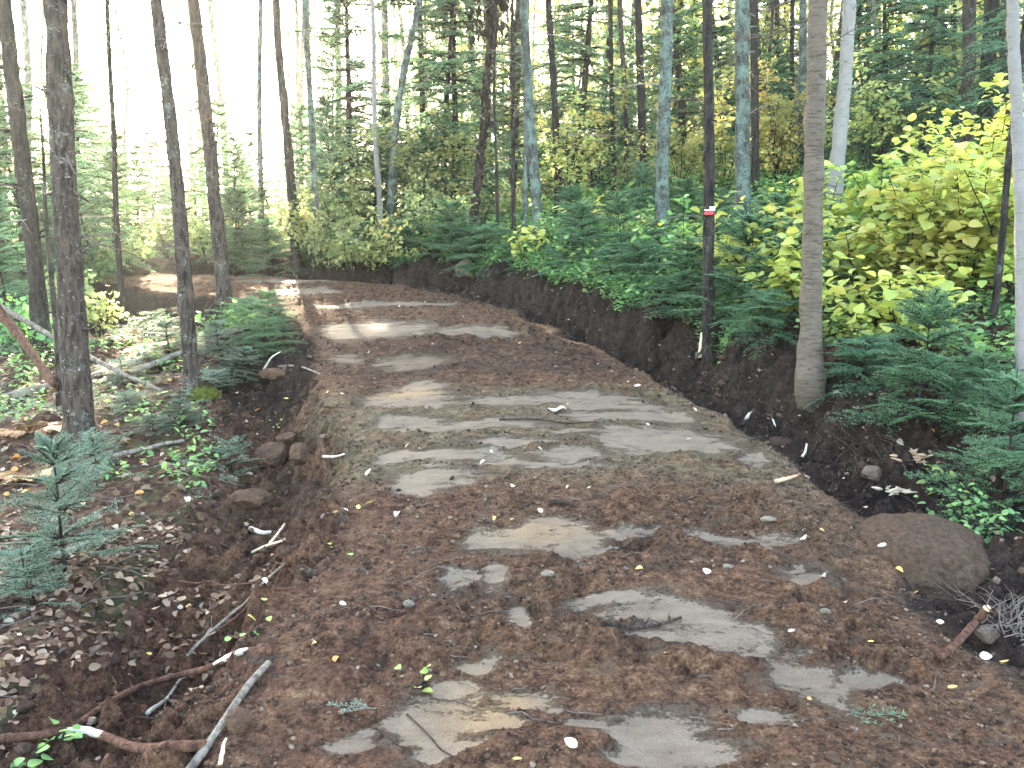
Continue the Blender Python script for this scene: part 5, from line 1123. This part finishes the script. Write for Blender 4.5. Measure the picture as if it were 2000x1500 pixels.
stick('fallen_branch', 'dark branch with a bare white stretch across the bottom left corner', 'branch', [(-10, 1468), (70, 1463), (170, 1467), (260, 1476), (330, 1478), (400, 1478)], 0.014, BARK['redlog'], seed=11, taper=1.2, tip=[('bare_wood', M_WHITE, 0.3, 0.55, 1.0)])
stick('fallen_branch', 'long thin grey twig lying across the litter toward the ditch', 'branch', [(366, 1290), (420, 1245), (470, 1200), (510, 1150), (555, 1112)], 0.008, BARK['log'], seed=12, fork=3)
stick('fallen_branch', 'thin brown twig crossing above the long grey one', 'branch', [(345, 1148), (420, 1156), (500, 1172)], 0.005, BARK['redlog'], seed=13, fork=2)
stick('fallen_branch', 'thin red twig running parallel below the long grey one', 'branch', [(430, 1240), (500, 1190), (555, 1160), (600, 1150)], 0.005, BARK['redlog'], seed=14, fork=2)
stick('bark_strip', 'white strip of split bark under the torn red branch', 'bark strip', [(290, 1410), (325, 1375), (365, 1338)], 0.010, M_WHITE, seed=15)
stick('wood_shard', 'upright pale wood shard at the bottom left by the grey pole', 'wood shard', [(430, 1500), (438, 1470), (442, 1448)], 0.007, M_WOOD, heights=[0, 0.02, 0.05], seed=16)
stick('wood_chunk', 'pale split wood lying level among the ditch litter', 'wood chunk', [(494, 1084), (520, 1079), (552, 1073)], 0.010, M_WOOD, seed=17)
stick('wood_chunk', 'pale split wood standing across the level piece', 'wood chunk', [(528, 1072), (540, 1050), (556, 1030)], 0.009, M_WOOD, heights=[0.01, 0.03, 0.04], seed=18)
stick('wood_chunk', 'greyish torn wood behind the pale split pieces', 'wood chunk', [(490, 1040), (512, 1048), (530, 1058)], 0.016, M_WHITE, seed=19)
stick('fallen_branch', 'brown stub with pale broken end at the lower right bank', 'branch', [(1835, 1300), (1870, 1262), (1905, 1225), (1930, 1200)], 0.013, BARK['redlog'], heights=[0, 0.02, 0.05, 0.08], seed=20, taper=1.1, tip=[('broken_end', M_WOOD, 0.92, 1.0, 1.0)])
stick('stick', 'black bark curl on the trail beyond the middle sand patch', 'stick', [(1070, 988), (1095, 990), (1125, 994)], 0.014, BARK['dead'], seed=21)
stick('stick', 'short black twig left of the bark curl', 'stick', [(1015, 998), (1040, 986)], 0.007, BARK['dead'], seed=22, n=10)
stick('stick', 'dark stick with a bent tip lying on the sandy strip', 'stick', [(1215, 1075), (1250, 1060), (1305, 1049)], 0.006, BARK['dead'], seed=23)
stick('stick', 'black bundle of charred twigs on the big sand patch', 'stick', [(1175, 1232), (1230, 1235), (1285, 1228), (1330, 1218)], 0.010, BARK['dead'], fork=5, seed=24)
stick('stick', 'long thin root lying across the trail behind the white bark scrap', 'root', [(975, 822), (1050, 822), (1110, 832), (1165, 828)], 0.007, BARK['dead'], seed=25)
stick('stick', 'thin curved twig at the bottom middle of the trail', 'stick', [(795, 1405), (840, 1440), (860, 1475), (910, 1500)], 0.003, BARK['dead'], seed=26)
stick('stick', 'thin root lying left of the curved twig at the bottom', 'stick', [(720, 1420), (770, 1455), (800, 1480)], 0.003, BARK['dead'], seed=27)
stick('stick', 'dark stick pointing off the trail at the top of the left slope', 'stick', [(545, 722), (590, 722), (625, 735)], 0.012, BARK['log'], seed=28, n=12)
stick('stick', 'pale stripped stick standing on the left ditch lip', 'stick', [(515, 725), (530, 705), (548, 690)], 0.010, M_WHITE, heights=[0, .04, .08], seed=29, n=12)
stick('stick', 'thin dark twig on the left slope of the trail', 'stick', [(590, 795), (630, 803), (670, 800)], 0.007, BARK['dead'], seed=30, n=12)
stick('wood_shard', 'pale forked bark scrap on the left slope of the trail', 'wood shard', [(632, 912), (655, 906), (672, 892)], 0.011, M_WHITE, fork=1, seed=31, n=12)
p = at(1366, 700); p[1] -= 0.03
o = root('cut_sapling', p, 'cut sapling stub with bright bare wood before the blazed tree', 'stump')
for nm, m_, z0, z1, r_ in (('bare_wood', M_WOOD, -0.05, 0.17, 0.021), ('bark', BARK['dark'], 0.168, 0.42, 0.015)):
    mb = MB(); z_ = np.linspace(z0, z1, 12); add_tube(mb, np.stack([0.03 * z_ / 0.4, 0.02 * z_, z_], 1), r_ * np.linspace(1.05, 0.75, 12), 10, True, rough=0.15, seed=int(z1 * 100)); link(nm, mb.mesh(nm, m_, True), o)
stick('broken_root', 'broken root with the longest white end on the right bank', 'root', [(1450, 835), (1462, 822), (1474, 805)], 0.014, BARK['dead'], heights=[0, 0.03, 0.06], seed=33, tip=[('white_end', M_WHITE, 0.15, 0.85, 1.05)])
stick('broken_root', 'broken root with a white tip lower right of the longest white end', 'root', [(1490, 820), (1505, 835), (1516, 848)], 0.012, BARK['dead'], heights=[0.05, 0.03, 0.01], seed=34, tip=[('white_end', M_WHITE, 0.55, 1.0, 1.0)])
stick('broken_root', 'small white root end beside the pair on the right bank', 'root', [(1566, 905), (1572, 893), (1575, 884)], 0.010, M_WHITE, heights=[0, 0.02, 0.03], seed=35, n=10)
stick('stick', 'orange brown wood splinter at the right trail edge', 'stick', [(1515, 947), (1550, 940), (1580, 938)], 0.012, M_ROT, seed=36, n=12)
# splintered rotten wood beyond the right ditch
rng = np.random.default_rng(88)
for nm, lab, px, py, n, ln, m in (('splintered_wood', 'pale splintered wood lying flat beyond the right ditch', 1755, 965, 40, 0.09, M_WOOD), ('rotten_stump', 'orange rotten stump crumbling under the full dark fir', 1790, 905, 60, 0.12, M_ROT)):
    p = at(px, py); mb = MB()
    for k in range(n):
        a = rng.normal(0.1, 0.5) + (math.pi if rng.uniform() < .5 else 0); l = ln * rng.uniform(0.3, 1); o2 = np.array([rng.normal(0, 0.05), rng.normal(0, 0.035), rng.uniform(0, 0.03)])
        add_tube(mb, wobble_line(rng, o2, o2 + np.array([math.cos(a) * l, math.sin(a) * l, rng.normal(0.1, .25) * l]), 5, 0.05), np.array([.006, .012, .012, .008, .003]) * rng.uniform(0.5, 1.2), 5)
    tag(link(nm, mb.mesh(nm, m), None, p), lab, 'wood')
# dead brush at the right edge
p = at(1965, 1235); mb = MB()
for k in range(60):
    a = rng.uniform(-0.3, 2.0); l = rng.uniform(0.12, 0.4); s0 = np.array([rng.normal(0, .05), rng.normal(0, .08), 0.01])
    add_tube(mb, wobble_line(rng, s0, s0 + np.array([math.cos(a) * l, math.sin(a) * l, rng.uniform(0.05, 0.5) * l]), 7, 0.07, 0.2), np.linspace(0.0035, 0.001, 7), 3, False)
tag(link('brush_heap', mb.mesh('brush_heap', M_TWIG), None, p), 'tangle of fine dead grey brush at the right edge behind the broken stub', 'brush')

# fir sprigs lying on the soil
def sprig(label, px, py, L, rz, mat):
    p = at(px, py); rr = np.random.default_rng(abs(int(px))); Q, wd, tp = fir_branch(rr, L, 0.018, 0.0019, 0.005, 0.045, 0.05, 2)
    mb, sb = MB(), MB(); add_quads(mb, Q, np.stack([np.clip(0.3 + 0.4 * tp, 0, 1), np.full(len(Q), 0.6), 0 * tp], 1))
    for P, l in wd: add_tube(sb, P, np.linspace(0.003, 0.001, len(P)), 4, False)
    o = root('fir_sprig', (p[0], p[1], p[2] + 0.02), label, 'sprig', None, rz); link('needles', mb.mesh('needles', mat), o); link('twig', sb.mesh('twig', M_TWIG), o)
sprig('broken fir sprig lying on the red soil at the bottom left of the trail', 735, 1398, 0.16, 2.9, M_PALEFIR)
sprig('dark muddy fir sprig pressed into the wet soil at the bottom right', 1650, 1420, 0.2, 0.1, M_FIR)
sprig('green fir sprig drooping on the left ditch face', 555, 765, 0.3, 0.3, M_FIR)
for px, py, lab in ((658, 1085, 'tiny bright green seedling on the left shoulder of the trail'), (505, 1240, 'tiny green seedling in the litter below the long grey twig'), (825, 1352, 'bright green leaf pair on the bottom left sand patch'), (535, 830, 'little green plant on the left ditch face')):
    shrub('green_seedling', lab, 'seedling', px, py, None, 0.035, 0.03, 4, 10, 0.032, M_HERB, (0.85, 0.1), low=0.0)
# dry brown ferns on the left
def fern(label, px, py, s):
    rr = np.random.default_rng(abs(int(px + py))); p = at(px, py); mb = MB(); P, D, Sz = [], [], []
    for k in range(7):
        a = rr.uniform(0, 6.3); B = wobble_line(rr, (0, 0, 0), (math.cos(a) * s, math.sin(a) * s, s * 0.45), 16, 0.03, 0.4); add_tube(mb, B, np.linspace(0.004, 0.001, 16), 3, False)
        for i in range(2, 16):
            for sg in (1, -1):
                P.append(B[i]); D.append(a + sg * 1.15); Sz.append(s * 0.32 * (1.05 - i / 16) * rr.uniform(.8, 1.2))
    P, D = np.array(P), np.array(D); M = np.zeros((len(P), 3, 3)); M[:, 0, 0] = np.cos(D); M[:, 1, 0] = np.sin(D); M[:, 0, 1] = -np.sin(D); M[:, 1, 1] = np.cos(D); M[:, 2, 2] = 1; M[:, 2, 0] = -0.2
    scatter(mb, LEAF_NARROW, P, M, np.array(Sz), np.stack([rr.uniform(0, 1, len(P)), rr.uniform(.5, 1, len(P)), 0 * D], 1))
    tag(link('dry_fern', mb.mesh('dry_fern', M_FERN), None, p), label, 'fern')
fern('rusty dry fern behind the thickest left trunk', 195, 668, 0.35); fern('rusty dry fern at the left edge before the dark log', 60, 850, 0.35); fern('brown dry fern between the foreground seedling and the thickest trunk', 60, 930, 0.28)

# ---------------------------------------------------------------- fallen leaves one could count on the trail
LV = [(722, 690, 1.3, 0), (740, 706, 1.0, 0), (845, 675, 1.0, 0), (990, 740, 1.1, 0), (1245, 758, 1.5, 0), (1167, 714, .9, 0), (1097, 630, .9, 0), (832, 800, 1.2, 0), (795, 877, 1.0, 0), (820, 884, .9, 0), (943, 905, 1.3, 0), (960, 889, .8, 0), (1055, 882, .8, 0),
      (720, 931, 1.5, 0), (1003, 955, 1.3, 0), (1265, 834, .9, 0), (1290, 905, .8, 0), (1357, 805, 1.0, 0), (1226, 748, .8, 0), (1108, 955, .7, 0), (1150, 961, .7, 0), (775, 1011, 1.4, 0), (965, 1019, .8, 1), (1055, 1003, 1.0, 0), (1305, 1290, 1.4, 0), (1115, 1466, 1.4, 0),
      (1380, 1125, 1.4, 0), (1605, 1138, 1.4, 0), (1570, 1056, 1.4, 0), (1605, 1048, .7, 1), (1835, 1230, 1.2, 0), (1897, 1192, 1.5, 0), (1925, 1290, 1.3, 0), (1860, 1355, 1.1, 1), (1755, 1118, 1.2, 2), (1455, 922, 1.0, 1), (1593, 813, 1.2, 0), (1645, 942, .9, 0), (1650, 1190, .8, 0),
      (1250, 1115, 1.2, 1), (1790, 1167, .9, 1), (1345, 862, 1.2, 0), (860, 812, 1.0, 1), (1110, 792, .9, 1), (720, 990, 1.5, 1), (700, 995, .9, 1), (655, 1018, .8, 1), (675, 1003, .9, 0), (670, 1186, .9, 0), (612, 1262, .9, 1), (520, 1150, 1.3, 0), (655, 1300, 1.0, 2), (1000, 1085 - 60, .6, 1),
      (905, 622, .8, 1), (935, 600, .8, 0), (780, 600, .8, 0), (830, 592, .8, 0), (705, 760, .9, 1), (668, 772, .9, 0), (640, 770, .8, 1), (1015, 672, .9, 1), (1135, 612, .8, 0), (1345, 700, .8, 0), (1200, 690, .8, 0), (1545, 1250, .8, 0), (1580, 1380, .5, 2), (1700, 1260, .7, 1), (1960, 1305, 1.2, 1), (1010, 1495, .9, 1),
      (740, 630, .8, 0), (560, 800, 1.0, 1), (530, 985, 1.1, 1), (600, 1020, .8, 0), (1920, 950, 2.2, 1), (1690, 1000, .9, 0), (1560, 830, .8, 0), (1620, 870, .8, 1), (1110, 640, .8, 0)]
LME = []
for tmn, tm in (('flat', LEAF_FLAT), ('curl', LEAF_CURL), ('cup', leaf_template(0.36, 0.3, -0.2))):
    row = []
    for t in (0.79, 0.9, 0.99):
        m_ = MB(); n0 = m_.n; V = tm[0] - np.array([0.5, 0, 0]); m_.add(V, tm[1], (t, 1.0, 0)); m_.F.append(tm[2]); row.append(m_.mesh('fallen_leaf', M_FALLEN))
    LME.append(row)
rng = np.random.default_rng(55)
LL = ['whitish fallen leaf lying on the bare trail soil', 'yellow fallen leaf lying on the bare trail soil', 'orange brown fallen leaf lying on the bare trail soil']
for px, py, s, c in LV:
    p = at(px, py); o = link('fallen_leaf', LME[rng.integers(3)][c], None, p + np.array([0, 0, 0.012]), (rng.normal(0.1, .3), rng.normal(0, .3), rng.uniform(0, 6.3)), 0.030 * s * (1 + 0.03 * p[1]))
    tag(o, LL[c], 'leaf', 'fallen leaves on the bare soil')
p = at(1090, 803); m_ = MB(); V, F = ICO[3]
V = V * np.array([0.062, 0.03, 0.010]) * (1 + 0.3 * fbm(V[:, 0] * 2, V[:, 1] * 2, V[:, 2], 9, 3))[:, None]; V[:, 2] += 0.012 * np.sin(V[:, 0] * 60); m_.add(V, F)
tag(link('bark_scrap', m_.mesh('bark_scrap', M_WHITE, True), None, p + [0, 0, 0.012]), 'large bright white bark scrap in the middle of the trail', 'bark scrap')
p = at(1735, 1082); m_ = MB(); q = at(1745, 1060)
P = np.array([(-0.05, 0, 0.0), (-0.02, 0.0, 0.004), (0.0, 0.015, 0.006), (0.008, 0.05, 0.004), (0.006, 0.08, 0.01)]); P = np.stack([np.interp(np.linspace(0, 4, 20), range(5), P[:, a]) for a in range(3)], 1)
z, _ = terrain(P[:, 0] + p[0], P[:, 1] + p[1])
V, qd, t3 = tube(P + np.array([0, 0, 0.03]), 0.008 * (0.7 + 0.5 * np.abs(np.sin(np.linspace(0, 9, 20)))), 8, True, 0.4, 4, 60); m_.add(V, qd); m_.F.append(t3)
tag(link('fungus_crust', m_.mesh('fungus_crust', M_WHITE, True), None, (p[0], p[1], p[2] + 0.0)), 'crooked white crust on the earth boulder', 'crust')

# ---------------------------------------------------------------- thin haze volume added to stand in for lens glare
if HAZE:
    m = bpy.data.materials.new('haze'); m.use_nodes = True; t = m.node_tree; t.nodes.remove(t.nodes['Principled BSDF'])
    pv = t.nodes.new('ShaderNodeVolumePrincipled'); pv.inputs['Density'].default_value = HAZE; pv.inputs['Color'].default_value = (0.96, 1.0, 0.95, 1); pv.inputs['Anisotropy'].default_value = 0.78
    t.links.new(pv.outputs[0], t.nodes['Material Output'].inputs['Volume'])
    z0, z1 = float(GV[:, 2].min()) - 1, 33.0
    x0, x1, y0, y1 = -75, 75, -30, 115
    V = [(x, y, z) for z in (z0, z1) for y in (y0, y1) for x in (x0, x1)]
    mb = MB(); mb.add(V, [[0, 2, 3, 1], [4, 5, 7, 6], [0, 1, 5, 4], [2, 6, 7, 3], [0, 4, 6, 2], [1, 3, 7, 5]])
    tag(link('haze', mb.mesh('haze', m)), 'thin pale haze added in place of lens glare', 'haze', None, 'stuff')
